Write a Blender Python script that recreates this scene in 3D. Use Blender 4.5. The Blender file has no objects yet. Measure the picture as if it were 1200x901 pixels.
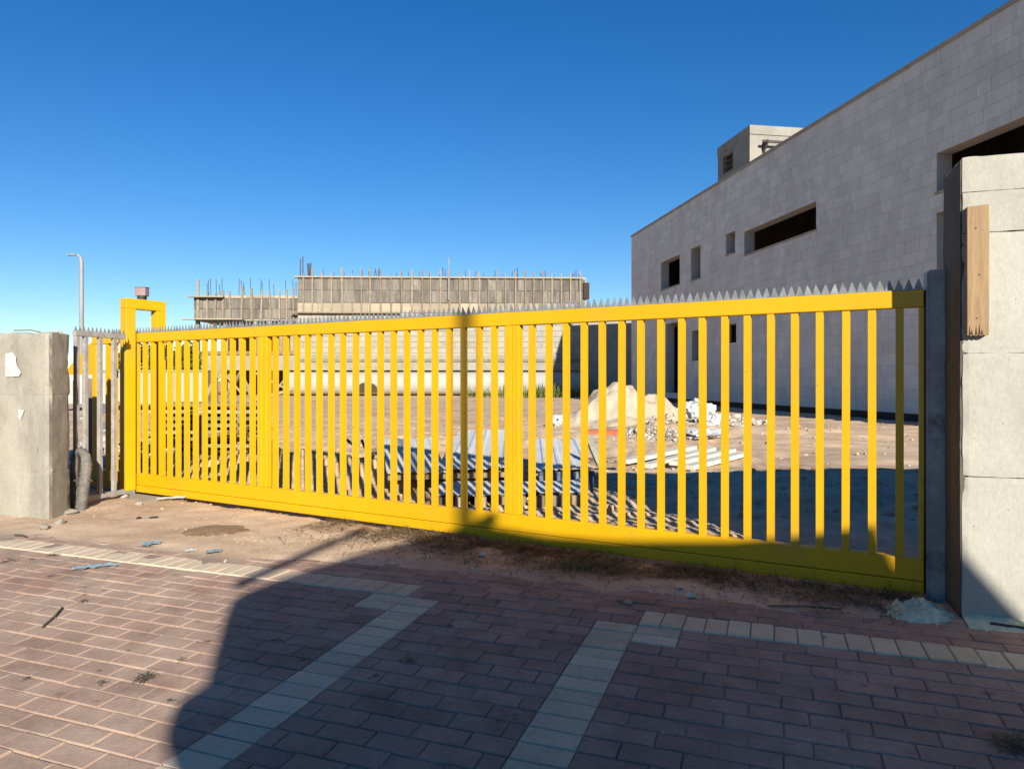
import bpy, math, random
from mathutils import Vector, Matrix, noise as mn
random.seed(7)
R = math.radians
sc = bpy.context.scene
COL = sc.collection

# ------------------------------------------------------------------ camera
F, CU, CV, EYE = 830.0, 600.0, 446.0, 1.4          # focal length in photo pixels, horizon point, eye height
cam = bpy.data.cameras.new('camera')
cam.sensor_width = 36.0
cam.lens = F / 1200.0 * 36.0
cam.shift_y = -(450.5 - CV) / 1200.0
cam.clip_start = 0.05
cam.clip_end = 5000
co = bpy.data.objects.new('camera', cam)
COL.objects.link(co)
co.location = (0, 0, EYE)
co.rotation_euler = (R(90), 0, 0)
sc.camera = co

# ------------------------------------------------------------------ light
SUN_AZ, SUN_EL = R(-16.5), R(22.0)                 # heading the light travels, elevation
L = Vector((math.sin(SUN_AZ) * math.cos(SUN_EL), math.cos(SUN_AZ) * math.cos(SUN_EL), -math.sin(SUN_EL)))
w = bpy.data.worlds.new('World')
sc.world = w
w.use_nodes = True
nt = w.node_tree
nt.nodes.clear()
wo = nt.nodes.new('ShaderNodeOutputWorld')
bg = nt.nodes.new('ShaderNodeBackground')
sky = nt.nodes.new('ShaderNodeTexSky')
sky.sky_type = 'NISHITA'
sky.sun_disc = False
sky.sun_elevation = SUN_EL
sky.sun_rotation = math.atan2(-L.x, -L.y)
sky.altitude = 0
sky.air_density = 1.0
sky.dust_density = 0.0
sky.ozone_density = 4.0
bg.inputs['Strength'].default_value = 0.068
hs_ = nt.nodes.new('ShaderNodeHueSaturation')      # deep, clear desert-blue sky all round
hs_.inputs['Saturation'].default_value = 1.3
hs_.inputs['Hue'].default_value = 0.507
nt.links.new(sky.outputs[0], hs_.inputs['Color'])
nt.links.new(hs_.outputs[0], bg.inputs['Color'])
nt.links.new(bg.outputs[0], wo.inputs['Surface'])
sl = bpy.data.lights.new('sun', 'SUN')
sl.energy = 5.0
sl.angle = R(0.55)
sl.color = (1.0, 0.95, 0.85)
so = bpy.data.objects.new('sun', sl)
COL.objects.link(so)
so.rotation_euler = L.to_track_quat('-Z', 'Y').to_euler()
so.location = (20, -60, 40)
sc.view_settings.view_transform = 'Standard'
sc.view_settings.look = 'None'
sc.view_settings.gamma = 1.0
sc.view_settings.use_curve_mapping = False
sc.view_settings.exposure = 0.9

# ------------------------------------------------------------------ measuring helpers
def at(u, v, y):
    return Vector(((u - CU) / F * y, y, EYE - (v - CV) / F * y))

def gnd(u, v, z=0.0):
    y = F * (EYE - z) / (v - CV)
    return Vector(((u - CU) / F * y, y, z))

# paving frame: e_u along the cream band, e_v towards the camera
EU = Vector((0.936, -0.351, 0)).normalized()
EV = Vector((-0.351, -0.936, 0)).normalized()
PO = Vector((0, 4.49, 0))
def plane_h(x, y):
    return 0.0184 * x + 0.0491 * (y - 4.49)
def pave_h(x, y):
    return max(min(0.0, plane_h(x, y)), -0.32)
def uv_of(x, y):
    d = Vector((x, y, 0)) - PO
    return d.dot(EU), d.dot(EV)
def smooth(a, b, t):
    t = max(0.0, min(1.0, (t - a) / (b - a)))
    return t * t * (3 - 2 * t)
MOUNDS = [(-2.95, 10.9, 0.20, 1.3), (-1.95, 9.9, 0.12, 0.9), (-4.3, 11.5, 0.15, 1.1), (1.6, 15.5, 0.12, 1.4),
          (4.2, 18.5, 0.22, 1.6), (7.2, 18.0, 0.18, 2.0), (-1.5, 16, 0.12, 2.2)]
GDIR = Vector((-0.8653, 0.5012, 0))                 # along the gate, right end to left end
GN = Vector((-0.5012, -0.8653, 0))                  # gate face normal towards the camera
GR = Vector((2.656, 4.567, 0))                      # right end of the gate at ground level
def fbm(x, y, s, o=3, z=0.0):
    return mn.fractal(Vector((x * s, y * s, z)), 1.0, 2.0, o)
def ground_h(x, y):
    u, v = uv_of(x, y)
    p = pave_h(x, y)
    d = (Vector((x, y, 0)) - GR).dot(GN)            # distance in front of the gate line
    n1 = fbm(x, y, 3.0)
    dusty = smooth(-1.3, -2.6, u) * 0.22
    edge = -0.40 + dusty + 0.10 * fbm(x, y, 1.3, 2, 5.0)
    t = smooth(edge, edge - 0.22, v)                # 0 on the paving, 1 on the bare soil
    h_pave = p - 0.0065 + 0.004 * n1 * (1 + 1.0 * smooth(-1.0, -3.0, u)) + 0.004 * smooth(-1.2, -3.5, u) * smooth(0.6, -0.1, v)
    h_dirt = 0.012 + 0.014 * n1 + 0.007 * fbm(x, y, 11.0, 3, 2.0)
    h = h_pave * (1 - t) + h_dirt * t
    # flat clearance right under the gate
    under = smooth(0.19, 0.13, abs(d + 0.10)) if -0.1 < (Vector((x, y, 0)) - GR).dot(GDIR) < 9.6 else 0.0
    h = h * (1 - under) + (-0.065 + 0.006 * n1) * under
    if d < 0:
        k = smooth(-0.25, -0.9, d)
        r = 0.03 * n1 + 0.05 * fbm(x, y, 0.7, 3, 9.0) + 0.02 * fbm(x, y, 7.0, 3, 3.0)
        h += k * r * min(1.0, 14.0 / max(8.0, y * 0.7))
        for mx, my, mh, mr in MOUNDS:
            q = ((x - mx) ** 2 + (y - my) ** 2) / (mr * mr)
            if q < 6:
                h += k * mh * math.exp(-q) * (1 + 0.5 * n1)
    return h

# ------------------------------------------------------------------ mesh helpers
class MB:
    def __init__(self):
        self.v = []; self.f = []; self.m = []
    def quad(self, a, b, c, d):
        i = len(self.v)
        self.v += [Vector(a), Vector(b), Vector(c), Vector(d)]
        self.f.append((i, i + 1, i + 2, i + 3))
    def poly(self, pts):
        i = len(self.v)
        self.v += [Vector(p) for p in pts]
        self.f.append(tuple(range(i, i + len(pts))))
    def obox(self, o, a, b, c):
        """box from corner o with edge vectors a, b, c"""
        o, a, b, c = Vector(o), Vector(a), Vector(b), Vector(c)
        i = len(self.v)
        self.v += [o, o + a, o + a + b, o + b, o + c, o + a + c, o + a + b + c, o + b + c]
        fs = [(0, 3, 2, 1), (4, 5, 6, 7), (0, 1, 5, 4), (1, 2, 6, 5), (2, 3, 7, 6), (3, 0, 4, 7)]
        if a.cross(b).dot(c) < 0:
            fs = [tuple(reversed(t)) for t in fs]
        self.f += [tuple(i + k for k in t) for t in fs]
    def box(self, x0, x1, y0, y1, z0, z1):
        self.obox((x0, y0, z0), (x1 - x0, 0, 0), (0, y1 - y0, 0), (0, 0, z1 - z0))
    def cbox(self, c, a, b, h):
        """box centred on c; a, b, h are full edge vectors"""
        a, b, h = Vector(a), Vector(b), Vector(h)
        self.obox(Vector(c) - a / 2 - b / 2 - h / 2, a, b, h)
    def prism(self, pts, ext):
        ext = Vector(ext)
        n = len(pts); i = len(self.v)
        pts = [Vector(p) for p in pts]
        self.v += pts + [p + ext for p in pts]
        nrm = Vector((0, 0, 0))
        for k in range(n):
            nrm += pts[k].cross(pts[(k + 1) % n])
        flip = nrm.dot(ext) > 0
        a = tuple(range(i, i + n)); b = tuple(range(i + n, i + 2 * n))
        self.f.append(tuple(reversed(a)) if flip else a)
        self.f.append(b if flip else tuple(reversed(b)))
        for k in range(n):
            k2 = (k + 1) % n
            q = (i + k, i + k2, i + n + k2, i + n + k)
            self.f.append(q if flip else tuple(reversed(q)))
    def tube(self, pts, rad, n=8, caps=True):
        pts = [Vector(p) for p in pts]
        rads = rad if isinstance(rad, (list, tuple)) else [rad] * len(pts)
        i0 = len(self.v)
        ref = None
        for k, p in enumerate(pts):
            t = (pts[min(k + 1, len(pts) - 1)] - pts[max(k - 1, 0)]).normalized()
            if ref is None:
                ref = t.orthogonal().normalized()
            ref = (ref - t * ref.dot(t)).normalized()
            bn = t.cross(ref)
            for j in range(n):
                a = 2 * math.pi * j / n
                self.v.append(p + (ref * math.cos(a) + bn * math.sin(a)) * rads[k])
        for k in range(len(pts) - 1):
            for j in range(n):
                j2 = (j + 1) % n
                self.f.append((i0 + k * n + j, i0 + k * n + j2, i0 + (k + 1) * n + j2, i0 + (k + 1) * n + j))
        if caps:
            self.f.append(tuple(reversed(range(i0, i0 + n))))
            e = i0 + (len(pts) - 1) * n
            self.f.append(tuple(range(e, e + n)))
    def blob(self, c, r, jag=0.25, squash=1.0, seed=0.0):
        """low irregular stone, 20 faces"""
        c = Vector(c); i = len(self.v)
        g = (1 + 5 ** 0.5) / 2
        base = [(-1, g, 0), (1, g, 0), (-1, -g, 0), (1, -g, 0), (0, -1, g), (0, 1, g), (0, -1, -g), (0, 1, -g), (g, 0, -1), (g, 0, 1), (-g, 0, -1), (-g, 0, 1)]
        ax = [random.uniform(0.65, 1.3) for _ in range(3)]
        rz = random.uniform(0, 6.28); cz, sz = math.cos(rz), math.sin(rz)
        for b in base:
            p = Vector(b).normalized() * r * random.uniform(1 - jag, 1 + jag)
            p = Vector((p.x * ax[0], p.y * ax[1], p.z * ax[2] * squash))
            self.v.append(c + Vector((p.x * cz - p.y * sz, p.x * sz + p.y * cz, p.z)))
        fs = [(0, 11, 5), (0, 5, 1), (0, 1, 7), (0, 7, 10), (0, 10, 11), (1, 5, 9), (5, 11, 4), (11, 10, 2), (10, 7, 6), (7, 1, 8), (3, 9, 4), (3, 4, 2), (3, 2, 6), (3, 6, 8), (3, 8, 9), (4, 9, 5), (2, 4, 11), (6, 2, 10), (8, 6, 7), (9, 8, 1)]
        self.f += [tuple(i + k for k in t) for t in fs]
    def build(self, name, mat, parent=None, smooth=False, origin=None, bevel=0.0):
        """ONE mesh object; vertices are world coordinates"""
        me = bpy.data.meshes.new(name)
        o = bpy.data.objects.new(name, me)
        COL.objects.link(o)
        if parent is not None:
            org = wloc(parent)
            o.parent = parent
        else:
            org = Vector(origin) if origin is not None else Vector((0, 0, 0))
            o.location = org
        me.from_pydata([tuple(p - org) for p in self.v], [], self.f)
        if smooth:
            me.polygons.foreach_set('use_smooth', [True] * len(me.polygons))
        me.materials.append(mat)
        if bevel > 0:
            md = o.modifiers.new('bevel', 'BEVEL')
            md.width = bevel; md.segments = 2; md.limit_method = 'ANGLE'; md.angle_limit = R(40)
        me.update()
        return o

def wloc(o):
    p = Vector((0, 0, 0))
    while o is not None:
        p += o.location
        o = o.parent
    return p

def tag(o, label=None, cat=None, group=None, kind=None):
    if label: o['label'] = label
    if cat: o['category'] = cat
    if group: o['group'] = group
    if kind: o['kind'] = kind
    return o

def thing(name, label, cat, loc, group=None):
    o = bpy.data.objects.new(name, None)
    o.empty_display_size = 0.2
    COL.objects.link(o)
    o.location = loc
    return tag(o, label, cat, group)

def piece(name, me, parent, wpos, rot=(0, 0, 0), scale=(1, 1, 1)):
    """a part that shares its mesh with alike parts"""
    o = bpy.data.objects.new(name, me)
    COL.objects.link(o)
    o.parent = parent
    o.location = Vector(wpos) - (wloc(parent) if parent is not None else Vector((0, 0, 0)))
    o.rotation_euler = rot
    o.scale = scale
    return o

def shared(name, mb, mat, smooth=False):
    me = bpy.data.meshes.new(name)
    me.from_pydata([tuple(p) for p in mb.v], [], mb.f)
    if smooth:
        me.polygons.foreach_set('use_smooth', [True] * len(me.polygons))
    me.materials.append(mat)
    me.update()
    return me

def rough_box(o, a, b, c, sp, amp, nscale=6.0, grooves=(), gd=0.012, topamp=0.0, chip=0.0):
    """closed box of corner o, edges a (long), b (thick), c (up), gridded and roughened; grooves: heights along c"""
    o, a, b, c = Vector(o), Vector(a), Vector(b), Vector(c)
    la, lb, lc = a.length, b.length, c.length
    na, nb, nc = [max(1, int(round(l / sp))) for l in (la, lb, lc)]
    zs = set(k / nc for k in range(nc + 1))
    for g in grooves:
        for d in (-0.016, -0.004, 0.004, 0.016):
            zs.add(min(1, max(0, (g + d) / lc)))
    zs = sorted(zs); nc = len(zs) - 1
    m = MB(); idx = {}
    ctr = o + (a + b + c) / 2
    ah, bh, ch = a.normalized(), b.normalized(), c.normalized()
    def vert(i, j, k):
        key = (i, j, k)
        if key in idx: return idx[key]
        p = o + a * (i / na) + b * (j / nb) + c * zs[k]
        n = Vector((0, 0, 0))
        if i == 0: n -= ah
        if i == na: n += ah
        if j == 0: n -= bh
        if j == nb: n += bh
        if k == 0: n -= ch
        if k == nc: n += ch
        edges = (i in (0, na)) + (j in (0, nb)) + (k in (0, nc))
        q = p * nscale
        d = amp * mn.fractal(q, 1.0, 2.0, 3)
        if edges > 1:
            d -= amp * 1.6 * abs(mn.noise(q * 3)) + amp * 0.5
            if i in (0, na) and j in (0, nb): d -= chip * max(0.0, mn.fractal(p * 4.3, 0.8, 2.0, 4) - 0.12)
        h = zs[k] * lc
        for g in grooves:
            gg = g + 0.008 * mn.noise(p * 3.0)
            if abs(h - gg) < 0.012 and edges < 3:
                d -= gd * (0.5 + 0.8 * abs(mn.noise(p * 9.0)))
        p = p + n * d
        if k == nc and topamp:
            p = p + ch * topamp * mn.fractal(p * 5.0, 1.0, 2.0, 3)
        m.v.append(p)
        idx[key] = len(m.v) - 1
        return idx[key]
    flip = a.cross(b).dot(c) < 0
    def face(q):
        m.f.append(tuple(reversed(q)) if flip else q)
    for i in range(na):
        for j in range(nb):
            face((vert(i, j, 0), vert(i, j + 1, 0), vert(i + 1, j + 1, 0), vert(i + 1, j, 0)))
            face((vert(i, j, nc), vert(i + 1, j, nc), vert(i + 1, j + 1, nc), vert(i, j + 1, nc)))
    for i in range(na):
        for k in range(nc):
            face((vert(i, 0, k), vert(i + 1, 0, k), vert(i + 1, 0, k + 1), vert(i, 0, k + 1)))
            face((vert(i, nb, k), vert(i, nb, k + 1), vert(i + 1, nb, k + 1), vert(i + 1, nb, k)))
    for j in range(nb):
        for k in range(nc):
            face((vert(0, j, k), vert(0, j, k + 1), vert(0, j + 1, k + 1), vert(0, j + 1, k)))
            face((vert(na, j, k), vert(na, j + 1, k), vert(na, j + 1, k + 1), vert(na, j, k + 1)))
    return m

# ------------------------------------------------------------------ materials
def pmat(name, c1, c2, scale=3.0, rough=0.8, bump=0.0, bscale=40.0, metal=0.0, rnd=0.0, c3=None, s3=0.7, t3=(0.5, 0.7),
         stretch=None, spec=0.3, fine=0.12, fscale=30.0, dust=None, dust_amt=0.0, dustgrad=0.0, spots=None, zone=None):
    """mottled surface: c1-c2 by noise, c3 in larger patches, fine value grain, random value per piece"""
    m = bpy.data.materials.new(name)
    m.use_nodes = True
    n = m.node_tree.nodes; l = m.node_tree.links
    b = n['Principled BSDF']
    geo = n.new('ShaderNodeNewGeometry')
    vec = geo.outputs['Position']
    if stretch:
        mp = n.new('ShaderNodeVectorMath'); mp.operation = 'MULTIPLY'
        l.new(vec, mp.inputs[0]); mp.inputs[1].default_value = stretch
        vec = mp.outputs[0]
    def noise(s, det=6.0, r=0.6):
        t = n.new('ShaderNodeTexNoise')
        t.inputs['Scale'].default_value = s
        t.inputs['Detail'].default_value = det
        t.inputs['Roughness'].default_value = r
        l.new(vec, t.inputs['Vector'])
        return t.outputs[0]
    def ramp(src, a, c):
        t = n.new('ShaderNodeMapRange')
        t.interpolation_type = 'SMOOTHSTEP'
        t.inputs['From Min'].default_value = a; t.inputs['From Max'].default_value = c
        l.new(src, t.inputs['Value'])
        return t.outputs[0]
    def mix(fac, ca, cb, mode='MIX'):
        t = n.new('ShaderNodeMix'); t.data_type = 'RGBA'; t.blend_type = mode
        if isinstance(fac, float): t.inputs[0].default_value = fac
        else: l.new(fac, t.inputs[0])
        for s, c in ((6, ca), (7, cb)):
            if isinstance(c, tuple): t.inputs[s].default_value = (*c, 1)
            else: l.new(c, t.inputs[s])
        return t.outputs[2]
    col = mix(ramp(noise(scale), 0.35, 0.65), c1, c2)
    if c3 is not None:
        col = mix(ramp(noise(s3, 8.0, 0.7), *t3), col, c3)
    val = None
    if fine:
        f = n.new('ShaderNodeMapRange')
        f.inputs['From Min'].default_value = 0.25; f.inputs['From Max'].default_value = 0.75
        f.inputs['To Min'].default_value = 1 - fine; f.inputs['To Max'].default_value = 1 + fine
        l.new(noise(fscale, 8.0, 0.7), f.inputs['Value'])
        val = f.outputs[0]
    if rnd:
        oi = n.new('ShaderNodeObjectInfo')
        ad = n.new('ShaderNodeMath'); ad.operation = 'ADD'
        l.new(oi.outputs['Random'], ad.inputs[0]); l.new(geo.outputs['Random Per Island'], ad.inputs[1])
        fr = n.new('ShaderNodeMath'); fr.operation = 'FRACT'
        l.new(ad.outputs[0], fr.inputs[0])
        mr = n.new('ShaderNodeMapRange')
        mr.inputs['To Min'].default_value = 1 - rnd; mr.inputs['To Max'].default_value = 1 + rnd
        l.new(fr.outputs[0], mr.inputs['Value'])
        if val is None: val = mr.outputs[0]
        else:
            mm = n.new('ShaderNodeMath'); mm.operation = 'MULTIPLY'
            l.new(val, mm.inputs[0]); l.new(mr.outputs[0], mm.inputs[1]); val = mm.outputs[0]
    if val is not None:
        vm = n.new('ShaderNodeVectorMath'); vm.operation = 'SCALE'
        l.new(col, vm.inputs[0]); l.new(val, vm.inputs['Scale'])
        col = vm.outputs[0]
    if dust is not None:
        nz = noise(1.1, 10.0, 0.75)
        if dustgrad:                                   # blown sand lies thicker towards the left end of the paving
            sx = n.new('ShaderNodeSeparateXYZ'); l.new(geo.outputs['Position'], sx.inputs[0])
            gr = n.new('ShaderNodeMapRange'); gr.interpolation_type = 'SMOOTHSTEP'
            gr.inputs['From Min'].default_value = 0.2; gr.inputs['From Max'].default_value = -2.6
            gr.inputs['To Max'].default_value = dustgrad
            l.new(sx.outputs['X'], gr.inputs['Value'])
            ag = n.new('ShaderNodeMath'); ag.operation = 'ADD'
            l.new(nz, ag.inputs[0]); l.new(gr.outputs[0], ag.inputs[1]); nz = ag.outputs[0]
        col = mix(ramp(nz, 0.50 - dust_amt, 0.85 - dust_amt * 0.4), col, dust)
    if zone is not None:                               # another soil in one part of the ground
        zv, zlo, zhi, zc = zone
        dt = n.new('ShaderNodeVectorMath'); dt.operation = 'DOT_PRODUCT'
        l.new(geo.outputs['Position'], dt.inputs[0]); dt.inputs[1].default_value = zv
        col = mix(ramp(dt.outputs['Value'], zlo, zhi), col, zc)
    if spots is not None:
        sc_, lo_, hi_, cs_ = spots
        col = mix(ramp(noise(sc_, 3.0, 0.5), lo_, hi_), col, cs_)
    l.new(col, b.inputs['Base Color'])
    b.inputs['Roughness'].default_value = rough
    b.inputs['Metallic'].default_value = metal
    b.inputs['Specular IOR Level'].default_value = spec
    if bump:
        bp = n.new('ShaderNodeBump')
        bp.inputs['Strength'].default_value = 1.0
        bp.inputs['Distance'].default_value = bump
        l.new(noise(bscale, 10.0, 0.7), bp.inputs['Height'])
        l.new(bp.outputs[0], b.inputs['Normal'])
    return m

M = {}
M['yellow'] = pmat('yellow_paint', (0.60, 0.325, 0.002), (0.56, 0.302, 0.002), 1.5, 0.42, 0.0006, 25, spec=0.4, fine=0.05, c3=(0.48, 0.255, 0.012), s3=4.0, t3=(0.6, 0.8), spots=(38, 0.735, 0.755, (0.17, 0.085, 0.03)), dust=(0.42, 0.26, 0.04), dust_amt=0.0)
M['galv'] = pmat('galvanised_steel', (0.20, 0.205, 0.205), (0.28, 0.285, 0.28), 14, 0.5, 0.0004, 60, metal=0.35, fine=0.15)
M['steel'] = pmat('grey_steel', (0.30, 0.285, 0.265), (0.40, 0.38, 0.35), 5, 0.5, 0.0008, 30, metal=0.2, c3=(0.05, 0.05, 0.055), s3=2.2, fine=0.2)
M['fence'] = pmat('grey_fence_paint', (0.24, 0.22, 0.20), (0.32, 0.29, 0.26), 9, 0.6, 0.0006, 40, fine=0.15, c3=(0.2, 0.12, 0.08), s3=5, t3=(0.62, 0.75))
M['concrete'] = pmat('pale_concrete', (0.365, 0.345, 0.29), (0.315, 0.297, 0.25), 2.0, 0.9, 0.004, 22, c3=(0.27, 0.25, 0.205), s3=0.9, t3=(0.5, 0.75), rnd=0.08, fine=0.12, fscale=60, stretch=(1, 1, 0.6), spots=(34, 0.70, 0.76, (0.14, 0.125, 0.10)))
M['concrete_left'] = pmat('tan_concrete', (0.34, 0.305, 0.24), (0.285, 0.255, 0.205), 2.4, 0.9, 0.004, 20, c3=(0.22, 0.195, 0.16), s3=1.3, t3=(0.45, 0.7), fine=0.14, fscale=50, stretch=(1, 1, 0.45), spots=(26, 0.69, 0.76, (0.14, 0.12, 0.095)))
M['site_concrete'] = pmat('grey_site_concrete', (0.28, 0.26, 0.215), (0.22, 0.205, 0.175), 0.7, 0.9, 0.01, 6, fine=0.12, fscale=6)
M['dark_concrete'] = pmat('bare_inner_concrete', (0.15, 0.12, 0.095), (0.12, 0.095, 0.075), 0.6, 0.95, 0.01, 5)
M['tile'] = pmat('pale_stone_tile', (0.62, 0.57, 0.52), (0.57, 0.525, 0.48), 1.6, 0.85, 0.003, 14, rnd=0.07, fine=0.08, fscale=9, c3=(0.53, 0.485, 0.445), s3=0.4, t3=(0.45, 0.65), stretch=(1, 1, 0.45))
M['tile_joint'] = pmat('tile_mortar', (0.44, 0.405, 0.37), (0.40, 0.365, 0.335), 2, 0.95)
M['coping'] = pmat('coping_stone', (0.36, 0.31, 0.25), (0.30, 0.26, 0.21), 2, 0.85)
M['block'] = pmat('pale_wall_block', (0.31, 0.283, 0.235), (0.265, 0.242, 0.20), 0.8, 0.9, 0.01, 5, rnd=0.08, fine=0.1, fscale=5)
M['white_wall'] = pmat('white_render', (0.345, 0.335, 0.305), (0.30, 0.29, 0.265), 0.5, 0.8, 0.006, 5, c3=(0.29, 0.275, 0.235), s3=0.4)
M['formwork'] = pmat('grey_formwork_board', (0.175, 0.155, 0.126), (0.105, 0.095, 0.08), 1.0, 0.9, 0.01, 8, rnd=0.24, c3=(0.20, 0.175, 0.14), s3=0.5, fine=0.3, fscale=4, stretch=(1.8, 1, 0.5))
M['board_pale'] = pmat('pale_formwork_board', (0.32, 0.265, 0.19), (0.27, 0.225, 0.165), 1.0, 0.9, 0.0, rnd=0.15, stretch=(0.4, 1, 2.0))
M['timber'] = pmat('weathered_timber', (0.26, 0.195, 0.135), (0.19, 0.145, 0.10), 3.0, 0.85, 0.002, 40, rnd=0.25, fine=0.2)
M['timber_grey'] = pmat('grey_timber', (0.27, 0.25, 0.20), (0.18, 0.175, 0.14), 3.0, 0.9, 0.002, 40, rnd=0.3, fine=0.2)
M['plank'] = pmat('orange_pine', (0.31, 0.20, 0.10), (0.24, 0.15, 0.075), 4.0, 0.75, 0.0015, 30, stretch=(12, 12, 0.8), fine=0.15, fscale=12, c3=(0.22, 0.15, 0.095), s3=5, t3=(0.5, 0.75))
M['char_and_shade'] = pmat('charred_wood_and_shade', (0.03, 0.022, 0.018), (0.06, 0.04, 0.03), 20, 0.95)
M['rebar'] = pmat('rusty_rebar', (0.085, 0.06, 0.05), (0.05, 0.045, 0.045), 3, 0.8)
M['white_board'] = pmat('white_painted_board', (0.60, 0.57, 0.47), (0.50, 0.47, 0.39), 4, 0.7, fine=0.1)
M['sheet'] = pmat('white_metal_sheet', (0.55, 0.555, 0.54), (0.48, 0.485, 0.475), 1.2, 0.65, 0.001, 20, spec=0.2, c3=(0.36, 0.345, 0.32), s3=1.4, t3=(0.55, 0.75), fine=0.08)
M['sheet_shade_blue'] = pmat('shade_blue_metal_sheet', (0.055, 0.08, 0.125), (0.045, 0.065, 0.10), 1.2, 0.5, 0.001, 20, fine=0.1)
M['redpipe'] = pmat('terracotta_plastic', (0.42, 0.115, 0.055), (0.36, 0.10, 0.05), 5, 0.5)
M['sand'] = pmat('yellow_sand', (0.42, 0.35, 0.255), (0.36, 0.30, 0.215), 2.5, 0.95, 0.02, 12, fine=0.12, fscale=14)
M['dirt'] = pmat('sandy_soil', (0.57, 0.42, 0.285), (0.46, 0.325, 0.21), 1.3, 0.95, 0.008, 34, c3=(0.36, 0.235, 0.145), s3=0.28, t3=(0.45, 0.7), fine=0.25, fscale=45, zone=((-0.351, -0.936, 0.0), -4.62, -4.30, (0.28, 0.205, 0.155)))
M['clod'] = pmat('soil_clods', (0.42, 0.30, 0.20), (0.34, 0.24, 0.16), 3, 0.95, 0.004, 60, rnd=0.25)
M['pebble'] = pmat('pale_pebbles', (0.38, 0.33, 0.26), (0.31, 0.265, 0.205), 5, 0.9, rnd=0.3)
M['rubble'] = pmat('pale_rubble', (0.42, 0.38, 0.31), (0.33, 0.295, 0.24), 3, 0.95, rnd=0.25)
M['gravel'] = pmat('grey_gravel', (0.40, 0.37, 0.33), (0.30, 0.28, 0.25), 4, 0.95, rnd=0.35)
M['paver'] = pmat('red_concrete_paver', (0.305, 0.19, 0.14), (0.24, 0.148, 0.108), 5.0, 0.85, 0.003, 60, rnd=0.16, fine=0.22, fscale=70, c3=(0.27, 0.19, 0.16), s3=1.4, dust=(0.44, 0.32, 0.235), dust_amt=0.05, dustgrad=0.13, spots=(7, 0.66, 0.76, (0.13, 0.085, 0.07)))
M['cream'] = pmat('cream_concrete_paver', (0.56, 0.45, 0.30), (0.49, 0.39, 0.26), 5.0, 0.85, 0.003, 60, rnd=0.12, fine=0.2, fscale=60, dust=(0.55, 0.44, 0.32), dust_amt=0.03, dustgrad=0.2)
M['shaded_dirty_end'] = pmat('shaded_dirty_concrete_end', (0.13, 0.105, 0.078), (0.09, 0.074, 0.056), 3, 0.9, 0.004, 25, c3=(0.17, 0.125, 0.085), s3=1.6, stretch=(1, 1, 0.4), fine=0.2)
M['black'] = pmat('black_plastic', (0.02, 0.02, 0.022), (0.035, 0.035, 0.035), 8, 0.5)
M['conduit'] = pmat('dusty_black_pipe', (0.10, 0.09, 0.08), (0.17, 0.15, 0.125), 9, 0.8, fine=0.25)
M['lens'] = pmat('frosted_pink_lens', (0.30, 0.20, 0.20), (0.24, 0.16, 0.165), 8, 0.2)
M['paper'] = pmat('white_paper', (0.46, 0.455, 0.43), (0.40, 0.40, 0.38), 14, 0.8)
M['green_mud'] = pmat('pale_green_mortar', (0.56, 0.55, 0.37), (0.47, 0.47, 0.31), 6, 0.95, 0.006, 45, fine=0.25, fscale=30)
M['blue_bag'] = pmat('blue_plastic_film', (0.15, 0.22, 0.26), (0.22, 0.28, 0.30), 20, 0.5, fine=0.3)
M['bag'] = pmat('white_woven_bag', (0.47, 0.475, 0.48), (0.38, 0.39, 0.40), 4, 0.7, 0.02, 12, c3=(0.28, 0.25, 0.21), s3=3, t3=(0.55, 0.7))
M['stain'] = pmat('damp_sand', (0.20, 0.125, 0.07), (0.25, 0.165, 0.10), 9, 0.9, 0.004, 60, fine=0.2)
M['dry'] = pmat('dry_grass', (0.20, 0.135, 0.07), (0.09, 0.06, 0.035), 8, 0.9, rnd=0.45)
M['green'] = pmat('green_grass', (0.07, 0.10, 0.025), (0.12, 0.14, 0.04), 8, 0.8, rnd=0.4)
M['weed'] = pmat('dead_weed', (0.12, 0.10, 0.06), (0.08, 0.065, 0.04), 20, 0.9, rnd=0.4)
M['leaf'] = pmat('dark_foliage', (0.035, 0.055, 0.020), (0.05, 0.075, 0.028), 1, 0.8, rnd=0.5)
M['bark'] = pmat('bark', (0.12, 0.09, 0.065), (0.08, 0.06, 0.045), 4, 0.95)
M['lamp_pole'] = pmat('grey_lamp_pole', (0.25, 0.25, 0.24), (0.21, 0.21, 0.205), 2, 0.5)
M['van_caster'] = pmat('white_caster_paint', (0.55, 0.55, 0.54), (0.52, 0.52, 0.51), 1, 0.4)

# ------------------------------------------------------------------ ground
def axis(lo, hi, step, far, grow=1.22):
    a = []
    x = lo
    while x < hi - 1e-6:
        a.append(x); x += step
    a.append(hi)
    s = step; x = hi; up = []
    while x < far[1]:
        s *= grow; x += s; up.append(x)
    s = step; x = lo; dn = []
    while x > far[0]:
        s *= grow; x -= s; dn.append(x)
    return list(reversed(dn)) + a + up
xs = axis(-6.5, 4.5, 0.055, (-1400, 1400))
ya = axis(2.0, 11.0, 0.055, (-300, 2.0))
ya = [y for y in ya if y <= 11.0]
yb = axis(11.0, 26.0, 0.14, (11.0, 2500))
ys = ya + [y for y in yb if y > 11.001]
m = MB()
nx = len(xs)
for y in ys:
    for x in xs:
        m.v.append(Vector((x, y, ground_h(x, y) if (abs(x) < 60 and -60 < y < 90) else (-0.32 if y < 0 else 0.0))))
for j in range(len(ys) - 1):
    for i in range(nx - 1):
        m.f.append((j * nx + i, j * nx + i + 1, (j + 1) * nx + i + 1, (j + 1) * nx + i))
tag(m.build('ground', M['dirt'], smooth=True), kind='structure')

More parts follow.
